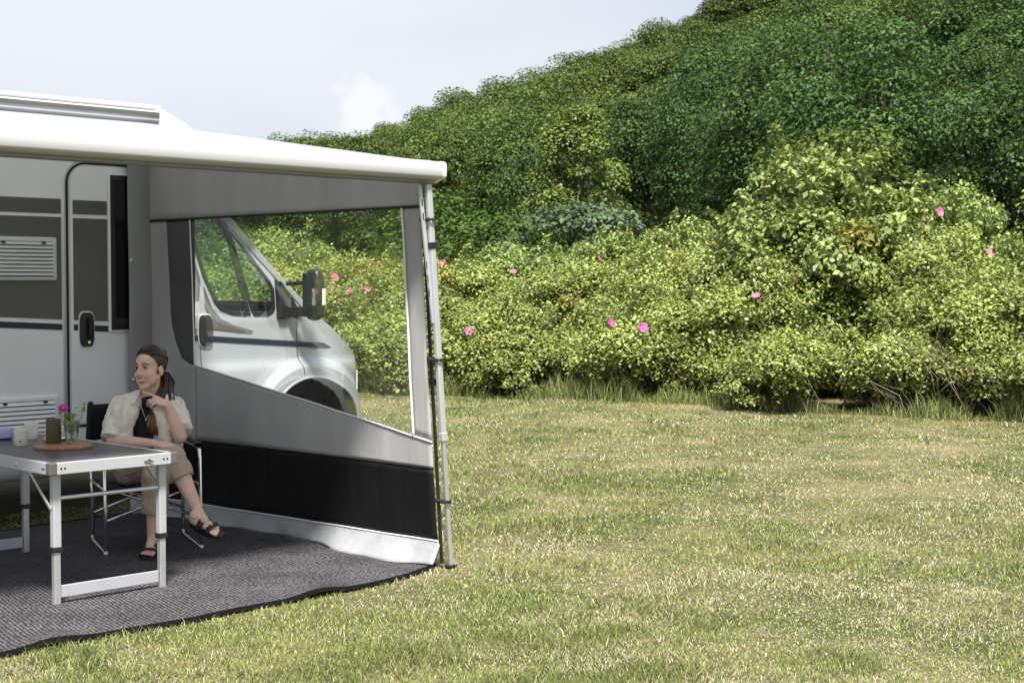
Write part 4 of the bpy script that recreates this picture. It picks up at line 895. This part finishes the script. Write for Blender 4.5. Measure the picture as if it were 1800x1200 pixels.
r = np.random.default_rng(9); base = Vector((gx_,gy_,bz+.015)); stm = MB(); lfP=[]; lfN=[]; lfS=[]
for k, (dx, dy, h) in enumerate(((-.035,.01,.165),(.045,-.045,.175),(.0,.01,.15),(-.02,-.02,.14),(.02,.02,.13),(-.04,.04,.13))):
    top_ = base + Vector((dx, dy, h)); stm.tube([base + Vector((-dx*.3,-dy*.3,0)), base.lerp(top_, .55) + Vector((dx*.1,dy*.1,0)), top_], .0018, 5)
    for j in range(16):
        f = .25 + .75*r.random(); p = base.lerp(top_, f) + Vector(r.normal(size=3))*.010*(1 if f > .6 else .7); lfP.append(p); lfN.append(r.normal(size=3)*.6 + np.array([-.4,-.5,.5])); lfS.append(.026 if f > .5 else .018)
build(stm, 'stems', mat('green_stem', (.2,.3,.08), .6), sp_)
lp_ = np.array([tuple(p) for p in lfP]) - np.array(tuple(sp_.location)); V,F,C = leaves(lp_, np.array(lfN), np.array(lfS), .6, palette(r, len(lp_), (.12,.22,.04), (.34,.4,.1), .15), r); npmesh('leaves', V, F, M['leaf'], C, sp_)
pm, cm = MB(), MB(); ft = base + Vector((-.040,.012,.178))
for k in range(3): flower_mesh(pm, cm, ft + Vector((0,0,-.006*k)), (-.35,-.6,.8), .020 + .004*k, r)
build(pm, 'blossom', M['petal'], sp_); build(cm, 'stamens', M['pollen'], sp_)
def mug(x, y, R, Hh, m_, name, label, cat, taper=.9, dark=None):
    t = thing(name, (x,y,T0), label, cat)
    build(MB().lathe([(0,.0),(R*taper*.93,.0),(R*taper,.004),(R,Hh*.35),(R,Hh-.002),(R-.002,Hh),(R-.004,Hh-.002),(R-.005,.01),(0,.009)], (x,y,T0+.0008), 32), 'cup', m_, t, smooth=True)
    build(MB().lathe([(R*(taper+.15*(1-taper)/.35)+.0012,Hh*.20),(R*.985+.001,Hh*.23),(R*.99+.0012,Hh*.25)], (x,y,T0+.0008), 32), 'glaze_line', dark or M['band'], t) if dark else None
    return t
t = mug(3.825,7.43,.036,.088,M['mug'],'stoneware_mug','cream mug with a small dark mark standing alone near the board','mug',.86)
build(MB().box(-.005,.005,-.001,.001,-.004,.004), 'mark', M['plastic'], t); mk = t.children[-1]; mk.location = (-.0195,-.0305,.03); mk.rotation_euler = (0,0,rad(-30)); mk.data.transform(Matrix.Translation(Vector(t.location)))
mug(4.02,7.69,.037,.092,M['mug'],'stoneware_mug','plain cream mug standing behind the mug with the dark mark','mug',.88)
t = mug(3.905,7.80,.055,.062,M['lav'],'bowl','lavender bowl with dark foot beside the plain cream mug','bowl',.82)
build(MB().lathe([(0,0),(.05,0),(.054,.012),(.05,.0125)], (3.905,7.80,T0+.0005), 28), 'foot', M['darkglaze'], t)
tag(build(MB().lathe([(0,0),(.04,0),(.075,.011),(.077,.013),(.072,.013),(.04,.005),(0,.004)], (4.105,7.56,T0+.0008), 32), 'saucer', M['mug'], None, smooth=True, loc=(4.105,7.56,T0)), 'small cream saucer half hidden behind the candle', 'saucer')

# ------------------------------------------------------------------ camping chair
O_ = Vector((4.84,7.84,0)); AX = Vector((.851,-.525,0)); BX = Vector((-.525,-.851,0))
def P(a, b, z): return O_ + AX*a + BX*b + Vector((0,0,z))
ch = thing('camping_chair', (4.84,7.84,0), 'folding camping chair with black fabric and polished tube frame', 'chair')
ca_, sa_ = math.cos(rad(10)), math.sin(rad(10))
def Q(l, f, z): return P(l*ca_ + f*sa_ - .012, -l*sa_ + f*ca_, z)
for s in (-1, 1):
    l = .275*s
    sf = build(MB().tube([Q(l,.285,.022),Q(l,.275,.30),Q(l,.262,.545),Q(l,.245,.592),Q(l,.205,.612),Q(l,-.20,.612),Q(l,-.262,.60)], .0115, 10), 'side_frame', M['chrome'], ch, smooth='all')
    build(MB().tube([Q(l,-.245,.05),Q(l,-.255,.35),Q(l,-.285,.62),Q(l*.95,-.315,.845)], .0115, 10), 'back_post', M['chrome'], ch, smooth='all')
    build(MB().tube([Q(l,-.245,.075),Q(l,-.24,.045),Q(l,-.20,.030),Q(l,.24,.028),Q(l,.285,.03)], .0095, 8), 'foot_bar', M['chrome'], ch, smooth='all')
    build(MB().tube([Q(l,-.26,.385),Q(l,.268,.385)], .010, 8), 'seat_rail', M['chrome'], ch, smooth='all')
    build(MB().cap(Q(l,.285,.030), Q(l,.285,.022), .014, .014, 10, 3), 'foot', M['alu'], ch, smooth='all')
    pd_ = MB().grid(lambda a, b: Q(l + .026*math.cos(b*2*math.pi), .235 - .40*a, .627 + .013*math.sin(b*2*math.pi) - .03*max(0, .12-a)), 10, 14); build(pd_, 'armrest', M['plastic'], ch, smooth='all')
for f in (.20, -.22):
    for s in (-1, 1): build(MB().tube([Q(-.27*s, f + .015*s, .195), Q(.25*s, f + .015*s, .385)], .0085, 8), 'cross_brace', M['chrome'], ch, smooth='all')
build(MB().grid(lambda a, b: Q(-.265 + .53*a, -.25 + .50*b, .392 - .03*math.sin(a*math.pi)), 12, 8), 'seat', M['seatfab'] if 'seatfab' in M else M['blackcanvas'], ch, smooth='all', solid=.008)
build(MB().grid(lambda a, b: Q((-.285 + .57*a)*(1-.05*b), -.290 - .028*b - .05*math.sin(a*math.pi), .625 + .215*b), 14, 8), 'backrest', M['blackcanvas'], ch, smooth='all', solid=.012)
for s in (-1, 1): build(MB().cap(Q(.283*s,-.287,.63), Q(.268*s,-.317,.84), .020, .020, 10, 3), 'back_sleeve', M['blackcanvas'], ch, smooth='all')
build(MB().grid(lambda a, b: Q(.262, .10 + .05*a, .40 - .07*b), 2, 3), 'care_tag', M['bead'], ch, solid=.002)

# ------------------------------------------------------------------ the seated person
PL = P(0, 0, 0)
def remesh(mb, vox, it=6, fac=.5):
    me = bpy.data.meshes.new('tmp'); me.from_pydata([tuple(Vector(p) - PL) for p in mb.v], [], mb.f); me.update()
    ob = bpy.data.objects.new('tmp', me); COL.objects.link(ob)
    m_ = ob.modifiers.new('r', 'REMESH'); m_.mode = 'VOXEL'; m_.voxel_size = vox; m_.use_smooth_shade = True
    s_ = ob.modifiers.new('s', 'SMOOTH'); s_.iterations = it; s_.factor = fac
    dg = bpy.context.evaluated_depsgraph_get(); ev = ob.evaluated_get(dg); res = bpy.data.meshes.new_from_object(ev)
    bpy.data.objects.remove(ob); bpy.data.meshes.remove(me)
    return res
def coords(me):
    c = np.empty(len(me.vertices)*3); me.vertices.foreach_get('co', c); return c.reshape(-1,3)
def setco(me, c): me.vertices.foreach_set('co', c.ravel()); me.update()
def wrinkle(me, amp, scale, seed, stretch=(1,1,1)):
    c = coords(me); nn = np.empty(len(me.vertices)*3); me.vertices.foreach_get('normal', nn); nn = nn.reshape(-1,3)
    d_ = np.array([mnoise.fractal(Vector((p[0]*scale*stretch[0]+seed, p[1]*scale*stretch[1], p[2]*scale*stretch[2])), 1.0, 2.0, 3) for p in c]); setco(me, c + nn*(d_*amp)[:,None])
def link(me, name, m_, parent=None):
    me.name = name; me.materials.clear(); me.materials.append(m_); me.polygons.foreach_set('use_smooth', np.ones(len(me.polygons), bool))
    o = bpy.data.objects.new(name, me); COL.objects.link(o)
    if parent: o.parent = parent
    else: o.location = PL
    return o
# joints (a = to her left, b = towards the viewer, z = up)
J = dict(pel=(0,-.07,.47), waist=(.0,-.10,.60), chest=(.0,-.11,.74), neck=(.022,-.075,.895),
 rs=(-.150,-.10,.835), re=(-.195,.03,.640), rw=(.035,.185,.640), ls=(.165,-.085,.835), le=(.195,.085,.665), lw=(.124,.100,.858),
 rh=(-.085,-.03,.465), rk=(.150,.37,.565), ra=(.288,.475,.262), lh=(.085,-.03,.46), lk=(.050,.40,.475), la=(.028,.375,.115))
J = {k: P(*v) for k, v in J.items()}
HO = P(.022,-.035,1.065)                                  # head centre
hf = (AX*-.62 + BX*.785).normalized(); hup = (Vector((0,0,1)) + AX*-.06 + hf*.02).normalized(); hr = hf.cross(hup).normalized(); hup = hr.cross(hf)
HS = 1.03
def Hd(x, y, z): return HO + (hr*x + hf*y + hup*z)*HS
HM = Matrix((hr, hf, hup)).transposed()
body = MB()
def cp2(a, b, r0, r1): body.cap(a, b, r0, r1)
def he(c, r_): body.ell(Hd(*c), [k*HS for k in r_], 18, 12, HM)
he((0,-.018,.040), (.074,.092,.084)); he((0,.028,-.012), (.061,.058,.088)); he((0,.022,-.052), (.057,.056,.058)); he((0,.040,.045), (.058,.045,.05))
for s in (-1,1):
    body.cap(Hd(s*.047,.0,-.05), Hd(s*.012,.062,-.098), .021*HS, .019*HS); he((s*.038,.056,-.030), (.025,.023,.026)); he((s*.035,.036,-.052), (.030,.036,.046)); he((s*.074,-.008,-.012), (.010,.020,.032))
    body.cap(Hd(s*.012,.080,.030), Hd(s*.042,.070,.028), .009*HS, .008*HS); he((s*.010,.094,-.030), (.010,.010,.008))
he((0,.070,-.102), (.020,.018,.018)); body.cap(Hd(0,.082,.022), Hd(0,.106,-.024), .0085*HS, .0115*HS); he((0,.078,-.062), (.030,.016,.018))
body.cap(Hd(0,-.015,-.05), J['neck'] + Vector((0,0,.01)), .050, .054)
body.cap(J['neck'] - Vector((0,0,.02)), J['rs'].lerp(J['neck'], .35) + Vector((0,0,.005)), .05, .042); body.cap(J['neck'] - Vector((0,0,.02)), J['ls'].lerp(J['neck'], .35) + Vector((0,0,.005)), .05, .042)
body.cap(J['rs'], J['ls'], .055, .055); body.cap(J['chest'] + AX*-.07, J['chest'] + AX*.07, .095, .095); body.cap(J['waist'] + AX*-.05, J['waist'] + AX*.05, .09, .09); body.cap(J['chest'], J['waist'], .1, .095); body.cap(J['waist'], J['pel'], .1, .11); body.cap(J['rh'], J['lh'], .095, .095)
cp2(J['rs'], J['re'], .050, .040); cp2(J['re'], J['re'].lerp(J['rw'], .35), .040, .040); cp2(J['re'].lerp(J['rw'], .3), J['rw'], .041, .026)
cp2(J['ls'], J['le'], .050, .041); cp2(J['le'], J['le'].lerp(J['lw'], .3), .041, .043); cp2(J['le'].lerp(J['lw'], .3), J['lw'], .043, .026)
cp2(J['rh'], J['rk'], .082, .056); cp2(J['rk'], J['rk'].lerp(J['ra'], .35), .052, .053); cp2(J['rk'].lerp(J['ra'], .3), J['ra'], .053, .030)
cp2(J['lh'], J['lk'], .082, .056); cp2(J['lk'], J['lk'].lerp(J['la'], .35), .053, .054); cp2(J['lk'].lerp(J['la'], .3), J['la'], .054, .031)
def finger(base, d, curl, up, lens, rr):
    p = Vector(base); d = Vector(d).normalized(); ax = d.cross(Vector(up)).normalized(); ang = 0
    for k, l_ in enumerate(lens):
        R_ = Matrix.Rotation(-curl[k], 3, ax); d = (R_ @ d).normalized(); q_ = p + d*l_; body.cap(p, q_, rr*(1-.1*k), rr*(1-.1*(k+1)), 8, 3); p = q_
def hand(w, d, pn, thumb_side, curls, tcurl=(.2,.2), spread=.10, S=1.0, tdir=(.6,.75,-.25)):
    # w wrist, d direction of the palm, pn normal out of the back of the hand
    d = Vector(d).normalized(); pn = (Vector(pn) - d*Vector(pn).dot(d)).normalized(); sd = d.cross(pn).normalized()*thumb_side
    for k in range(4):
        o_ = (1.5-k)*.019*S; b0 = w + sd*o_*.55 + d*.012; b1 = w + sd*o_ + d*(.083 - .004*abs(k-1))*S; body.cap(b0, b1, .015*S, .0115*S, 10, 3)
        L_ = [(.040,.026,.019),(.044,.029,.020),(.041,.027,.019),(.032,.020,.017)][k]; dk = (d + sd*spread*(1.5-k)*.5).normalized()
        finger(b1, dk, curls[k], pn, [x*S for x in L_], .0088*S if k < 3 else .0076*S)
    tb_ = w + sd*.022*S + d*.022*S; finger(tb_, d*tdir[0] + sd*tdir[1] + pn*tdir[2], (0., tcurl[0], tcurl[1]), pn, (.034*S,.030*S,.023*S), .0105*S)
# her right hand rests on the crossed thigh, her left hand is raised to the chin with the index finger out
rd = (J['rw'] - J['re']).normalized()
hand(J['rw'], rd*.9 + Vector((0,0,-.10)) + AX*.1, Vector((0,0,1)) + BX*.3, -1, [(.15,.25,.2)]*4, spread=.15)
ld = (-AX*.44 + BX*.10 + Vector((0,0,.20)))
hand(J['lw'], ld, AX*.35 + BX*.55 + Vector((0,0,.75)), 1, [(.0,.12,.08),(.75,.95,.5),(.9,1.1,.6),(1.0,1.1,.6)], (.3,.4), .06, .96, (.75,.1,-.65))
# feet
def foot_frame(heel, toe, upv):
    f = (toe - heel).normalized(); u = (upv - f*upv.dot(f)).normalized(); return f, u, f.cross(u)
FEET = []
for (an, heel, toe, upv, inn) in ((J['ra'], P(.235,.455,.215), P(.405,.60,.158), Vector((0,0,1)) + BX*.25 - AX*.25, -1), (J['la'], P(.040,.345,.040), P(-.012,.575,.040), Vector((0,0,1)), 1)):
    f, u, s_ = foot_frame(heel, toe, upv); Lf = .238
    pt = lambda x, y, z, h_=heel, f_=f, q2=s_, u_=u: h_ + f_*x + q2*y + u_*z
    body.ell(pt(.034,0,.032), (.031,.034,.032), 14, 10); body.cap(an, pt(.045,0,.055), .031, .036); body.cap(an, pt(.11,0,.045), .028, .028)
    body.cap(pt(.05,-.008,.03), pt(.165,-.020,.018), .029, .017); body.cap(pt(.05,.008,.03), pt(.165,.018,.018), .029, .018); body.cap(pt(.06,0,.055), pt(.165,0,.024), .026, .018)
    for k in range(5):
        yy = (-.034 + .017*k)*inn; xx = (.218,.216,.208,.197,.184)[k]; rr = (.0125,.009,.0085,.0082,.0080)[k]
        body.cap(pt(xx-.055, yy*.92, .016), pt(xx, yy, .012), rr*1.05, rr, 8, 3)
    FEET.append((pt, inn))
bm_ = remesh(body, .0042, 3, .5)
person = link(bm_, 'person', M['skin']); tag(person, 'seated person in open beige shirt and rolled trousers with legs crossed', 'person')
# --- trousers, rolled at the hem, fine stripes following each leg
tr = MB(); segs = []
def tcap(a, b, r0, r1): tr.cap(a, b, r0, r1, 16); segs.append((a, b))
tcap(J['rh'] + Vector((0,0,.0)), J['lh'], .115, .115); tcap(J['pel'], J['waist'], .125, .115)
tcap(J['rh'], J['rk'], .100, .078); tcap(J['lh'], J['lk'], .100, .080)
def tleg(a, b, r0, r1, t_):
    e = a.lerp(b, t_); pts = [a.lerp(e, k/5) for k in range(6)]; tr.tube(pts, [r0 + (r1-r0)*k/5 for k in range(6)], 18); segs.append((a, e)); tr.cap(a, a + (b-a)*.02, r0, r0, 16); return e
re_ = tleg(J['rk'], J['ra'], .078, .072, .36); le_ = tleg(J['lk'], J['la'], .080, .074, .60)
tm = remesh(tr, .006, 4, .5); wrinkle(tm, .010, 13, 3.3)
c = coords(tm); best = np.full(len(c), 9.); su = np.zeros(len(c))
for a, b in segs[2:]:
    a_ = np.array(tuple(a - PL)); b_ = np.array(tuple(b - PL)); ab = b_-a_; t_ = np.clip(((c-a_)@ab)/(ab@ab), 0, 1); q_ = a_ + t_[:,None]*ab; dv = c-q_; dl = np.linalg.norm(dv, axis=1)
    dn = ab/np.linalg.norm(ab); e1 = np.cross(dn, [0,0,1.]); e1 /= np.linalg.norm(e1); e2 = np.cross(dn, e1); ang = np.arctan2(dv@e2, dv@e1); m_ = dl < best; best[m_] = dl[m_]; su[m_] = ang[m_]*.08
at = tm.attributes.new('stripe', 'FLOAT', 'POINT'); at.data.foreach_set('value', su.astype(np.float32))
m = bpy.data.materials.new('striped_linen'); m.use_nodes = True; t = m.node_tree; b = t.nodes['Principled BSDF']; b.inputs['Roughness'].default_value = .85; b.inputs['Specular IOR Level'].default_value = .2
an_ = N(t, 'ShaderNodeAttribute'); an_.attribute_name = 'stripe'; mm = N(t, 'ShaderNodeMath', operation='MULTIPLY'); mm.inputs[1].default_value = 620
nn_ = N(t, 'ShaderNodeTexNoise'); nn_.inputs['Scale'].default_value = 18; ad = N(t, 'ShaderNodeMath', operation='MULTIPLY_ADD'); ad.inputs[1].default_value = 3.0
si = N(t, 'ShaderNodeMath', operation='SINE'); rr_ = N(t, 'ShaderNodeValToRGB'); rr_.color_ramp.elements[0].position = .25; rr_.color_ramp.elements[1].position = .8
rr_.color_ramp.elements[0].color = (.27,.21,.155,1); rr_.color_ramp.elements[1].color = (.56,.47,.365,1); mr_ = N(t, 'ShaderNodeMapRange'); mr_.inputs['From Min'].default_value = -1
t.links.new(an_.outputs['Fac'], mm.inputs[0]); t.links.new(nn_.outputs['Fac'], ad.inputs[0]); t.links.new(mm.outputs[0], ad.inputs[2]); t.links.new(ad.outputs[0], si.inputs[0]); t.links.new(si.outputs[0], mr_.inputs[0]); t.links.new(mr_.outputs[0], rr_.inputs[0]); t.links.new(rr_.outputs[0], b.inputs['Base Color'])
link(tm, 'trousers', m, person)
# --- black top
bt = MB(); bt.cap(J['chest'] + AX*-.075, J['chest'] + AX*.075, .112, .112); bt.cap(J['waist'] + AX*-.05, J['waist'] + AX*.05, .112, .112); bt.cap(J['chest'] + BX*.005, J['waist'] + BX*.01, .118, .115); bt.cap(J['waist'], J['pel'] + Vector((0,0,.05)), .115, .12)
for s in (-1,1): bt.cap(J['chest'] + AX*.055*s + BX*.055 + Vector((0,0,.005)), J['chest'] + AX*.05*s + BX*.05 + Vector((0,0,-.02)), .062, .062)
bt.cap(J['rs'] + AX*.03, J['ls'] - AX*.03, .066, .066); bt.cap(J['chest'] + Vector((0,0,.08)) + BX*.01, J['neck'] + Vector((0,0,-.045)) + BX*.016, .085, .066)
link(remesh(bt, .006, 4), 'black_top', M['blacktop'], person)
# --- open linen shirt: two fronts, back, wide short sleeves and a collar
sh_ = MB()
sh_.cap(J['chest'] + AX*-.08 + BX*-.05, J['chest'] + AX*.08 + BX*-.05, .125, .125); sh_.cap(J['waist'] + AX*-.08 + BX*-.05, J['waist'] + AX*.08 + BX*-.05, .125, .125); sh_.cap(J['pel'] + AX*-.10 + BX*-.03 + Vector((0,0,.05)), J['pel'] + AX*.10 + BX*-.03 + Vector((0,0,.05)), .125, .125)
sh_.cap(J['rs'] + BX*-.012, J['ls'] + BX*-.012, .068, .068)
for s, S_ in ((-1,'rs'),(1,'ls')):
    ce = -.012
    cols_ = [(.098 if s < 0 else .094, .035, .81),(.118 if s < 0 else .108, .045, .74),(.128 if s < 0 else .108, .035, .66),(.130 if s < 0 else .108, .03, .585),(.135 if s < 0 else .11,.035,.535)]
    for (p, q_) in zip(cols_[:-1], cols_[1:]): sh_.cap(P(ce + s*p[0], p[1]-.005, p[2]), P(ce + s*q_[0], q_[1]-.005, q_[2]), .056, .058)
    for (p, q_) in zip(cols_[:-1], cols_[1:]): sh_.cap(P(ce + s*(p[0]+.03), p[1]-.06, p[2]), P(ce + s*(q_[0]+.02), q_[1]-.06, q_[2]), .068, .072)
    sh_.cap(P(.012 + s*.078,-.055,.885), P(ce + s*.085,.028,.80), .040, .055); sh_.cap(P(.018 + s*.06,-.10,.895), J[S_] + Vector((0,0,.005)), .042, .062)
for (a, b, r0, r1, t_) in ((J['rs'], J['re'], .066, .080, .96), (J['ls'], J['le'], .066, .078, .84)):
    e = a.lerp(b, t_); pts = [a.lerp(e, k/6) for k in range(7)]; sh_.tube(pts, [r0 + (r1-r0)*(k/6)**.8 for k in range(7)], 20)
sm = remesh(sh_, .0065, 5); wrinkle(sm, .012, 15, 1.7, (1.2,1.2,.28)); wrinkle(sm, .005, 9, 2.3, (.6,.6,1.6)); wrinkle(sm, .002, 40, 4.1)
shirt = link(sm, 'shirt', M['linen'], person)
def flap(s):
    # folded collar leaf
    pts = [P(.022 + s*.052,-.085,.938), P(.018 + s*.060,-.015,.915), P(.010 + s*.078,.055,.868), P(.004 + s*.125,.035,.858), P(.012 + s*.115,-.03,.905), P(.016 + s*.10,-.09,.925)]
    b_ = MB().add(pts, [(0,1,4,5),(1,2,3,4)]); o_ = build(b_, 'collar', M['linen'], None, solid=.005); o_.data.transform(Matrix.Translation(-PL)); o_.parent = person; o_.parent = shirt
flap(-1); flap(1)
# --- necklace
nk = [P(.022 - .055,.015,.895), P(-.030,.042,.845), P(-.014,.062,.80), P(-.004,.072,.775), P(.018,.066,.80), P(.045,.045,.85), P(.062,.02,.89)]
def pchild(mb_, name, m_, smooth='all', solid=0, par=None):
    mb_.v = [tuple(Vector(p)) for p in mb_.v]; o_ = build(mb_, name, m_, None, smooth=smooth, solid=solid); o_.data.transform(Matrix.Translation(-PL)); o_.location = (0,0,0); o_.parent = par or person; return o_
nl_ = pchild(MB().tube(nk, .0013, 5), 'necklace', M['chrome']); pchild(MB().ell(nk[3] + Vector((0,0,-.006)), (.006,.006,.007), 10, 6), 'pendant', M['chrome'], par=nl_)
# --- face
for s in (-1,1):
    ey = pchild(MB().ell(Hd(s*.031,.0775,.008), (.0135*HS,.010*HS,.0085*HS), 14, 10, HM), 'eye', M['eye']); pchild(MB().ell(Hd(s*.031-.003,.0852,.0078), (.0062*HS,.004*HS,.0070*HS), 12, 8, HM), 'iris', M['iris'], par=ey)
    pchild(MB().tube([Hd(s*.017,.0840,.0105), Hd(s*.025,.0875,.0165), Hd(s*.034,.0855,.0165), Hd(s*.046,.0755,.008)], [.0015,.0028,.0028,.0015], 6), 'lashes', M['hair'])
    pchild(MB().tube([Hd(s*.013,.0905,.0290), Hd(s*.027,.0885,.0350), Hd(s*.042,.078,.0335), Hd(s*.053,.066,.026)], [.0026,.0038,.0032,.0012], 6), 'eyebrow', M['hair'])
mo = pchild(MB().tube([Hd(x,y,z) for x,y,z in ((-.033,.0775,-.047),(-.016,.0930,-.0530),(0,.0970,-.0525),(.016,.0930,-.0530),(.033,.0775,-.047))], [.0018,.0034,.0036,.0034,.0018], 8), 'upper_lip', M['lip'])
pchild(MB().tube([Hd(x,y,z) for x,y,z in ((-.033,.0775,-.048),(-.020,.0900,-.0665),(0,.0950,-.0735),(.020,.0900,-.0665),(.033,.0775,-.048))], [.0018,.0036,.0044,.0036,.0018], 8), 'lower_lip', M['lip'])
pchild(MB().ell(Hd(0,.0865,-.0590), (.0265*HS,.0100*HS,.0090*HS), 16, 10, HM), 'teeth', M['teeth'])
# --- hair drawn back into a low loose tail falling over one shoulder
hb = MB(); hb.ell(Hd(0,-.026,.046), (.081*HS,.096*HS,.091*HS), 110, 76, HM)
keepf = []
for f in hb.f:
    cc = sum((Vector(hb.v[i]) for i in f), Vector())/4 - HO; x, y, z = cc.dot(hr)/HS, cc.dot(hf)/HS, cc.dot(hup)/HS
    if z > np.interp(y, [-.13,-.05,-.02,.004,.020,.038,.062,.10], [-.085,-.07,-.045,-.004,.034,.066,.090,.104]): keepf.append(f)
hb.f = keepf; hair = pchild(hb, 'hair', M['hair'], solid=.005)
r = np.random.default_rng(12); hs_ = MB(); ht_ = MB(); back = Vector()
for k in range(46):   # strands combed from the hairline to the tie
    x0 = (r.random()*2-1)*.062; y0 = .060 - 5.0*x0*x0 + r.normal()*.004; z0 = .108 - 7*x0*x0
    pts = []
    for j in range(7):
        f = j/6; ang = f*2.25; yy = y0*(1-f) + (-.118)*f + .012*math.sin(f*3.1); zz = z0 + (.0 if f < .4 else 0) + .035*math.sin(f*2.6) - .13*f**1.5; xx = x0*(1-f**2)*(1 + .55*math.sin(f*3.14))
        p = Vector((xx/.083, (yy+.026)/.098, (zz-.046)/.093)); 
        p = p.normalized()*(1.03 + .02*r.random()) if j < 6 else p
        pts.append(Hd(p.x*.083, p.y*.098-.026, p.z*.093+.046))
    hs_.tube(pts, [.0022,.004,.0045,.0045,.004,.004,.003], 5)
tie = Hd(.0,-.118,-.025)
for k in range(110):
    jx, jy = r.normal()*.011, r.normal()*.011; s_ = r.random()
    side = k % 3
    if side < 2:   # falls behind the neck onto her left shoulder
        pts = [tie + AX*jx + BX*jy, tie + AX*(.020+jx*1.6) + BX*(.01+jy) + Vector((0,0,-.06)), P(.105 + jx*1.8,-.075 + jy,.94), P(.100 + jx*2.2,-.03 + jy,.895 - .03*s_)]
        hs_.tube(pts, [.006,.008,.007,.002], 5)
    else:          # a lock brought forward down the chest
        pts = [tie + AX*jx + BX*jy, P(.098+jx,-.07+jy,.955), P(.075 + jx,.020 + jy*.4,.885), P(.046 + jx*1.3,.068 + jy*.4,.80)]; hs_.tube(pts, [.006,.007,.007,.006], 5)
        ht_.tube([pts[-1], P(.034 + jx*1.5,.075 + jy*.4,.735), P(.040 + jx*1.6,.070 + jy*.4,.665 + .05*s_)], [.006,.005,.0012], 5)
pchild(hs_, 'hair_strands', M['hair'], par=hair); pchild(ht_, 'hair_lock', M['hairtip'], par=hair)
pchild(MB().ell(Hd(.078,-.004,-.052), (.004,.004,.008), 8, 6), 'earring', M['chrome'])
# --- sandals
for (pt, inn) in FEET:
    out_ = []
    for a in np.linspace(0, 2*math.pi, 40, endpoint=False):
        x = .118 + .126*math.cos(a); wv = .030 + .018*min(1, max(0, (x-.02)/.15)); out_.append((x, wv*math.copysign(abs(math.sin(a))**.75, math.sin(a)) - .004*inn*0))
    so = MB().prism(out_, lambda p, t_: pt(p[0], p[1], -.002 - t_), .020); so = pchild(so, 'sandal', M['sandal'], smooth=False)
    for (x, hh, wd) in ((.105,.066,.034),(.166,.046,.032)):
        st_ = MB().grid(lambda a, b: pt(x + (b-.5)*wd + .006*math.sin(a*3.14), -.047*math.cos(a*math.pi), -.004 + hh*math.sin(a*math.pi)**.55 - (.010*b if x < .15 else .008*b)), 15, 4); pchild(st_, 'strap', M['sandal'], solid=.004, par=so)
        pchild(MB().ell(pt(x, .040*inn, hh*.62), (.006,.006,.006), 8, 6), 'buckle', M['sandal'], par=so)
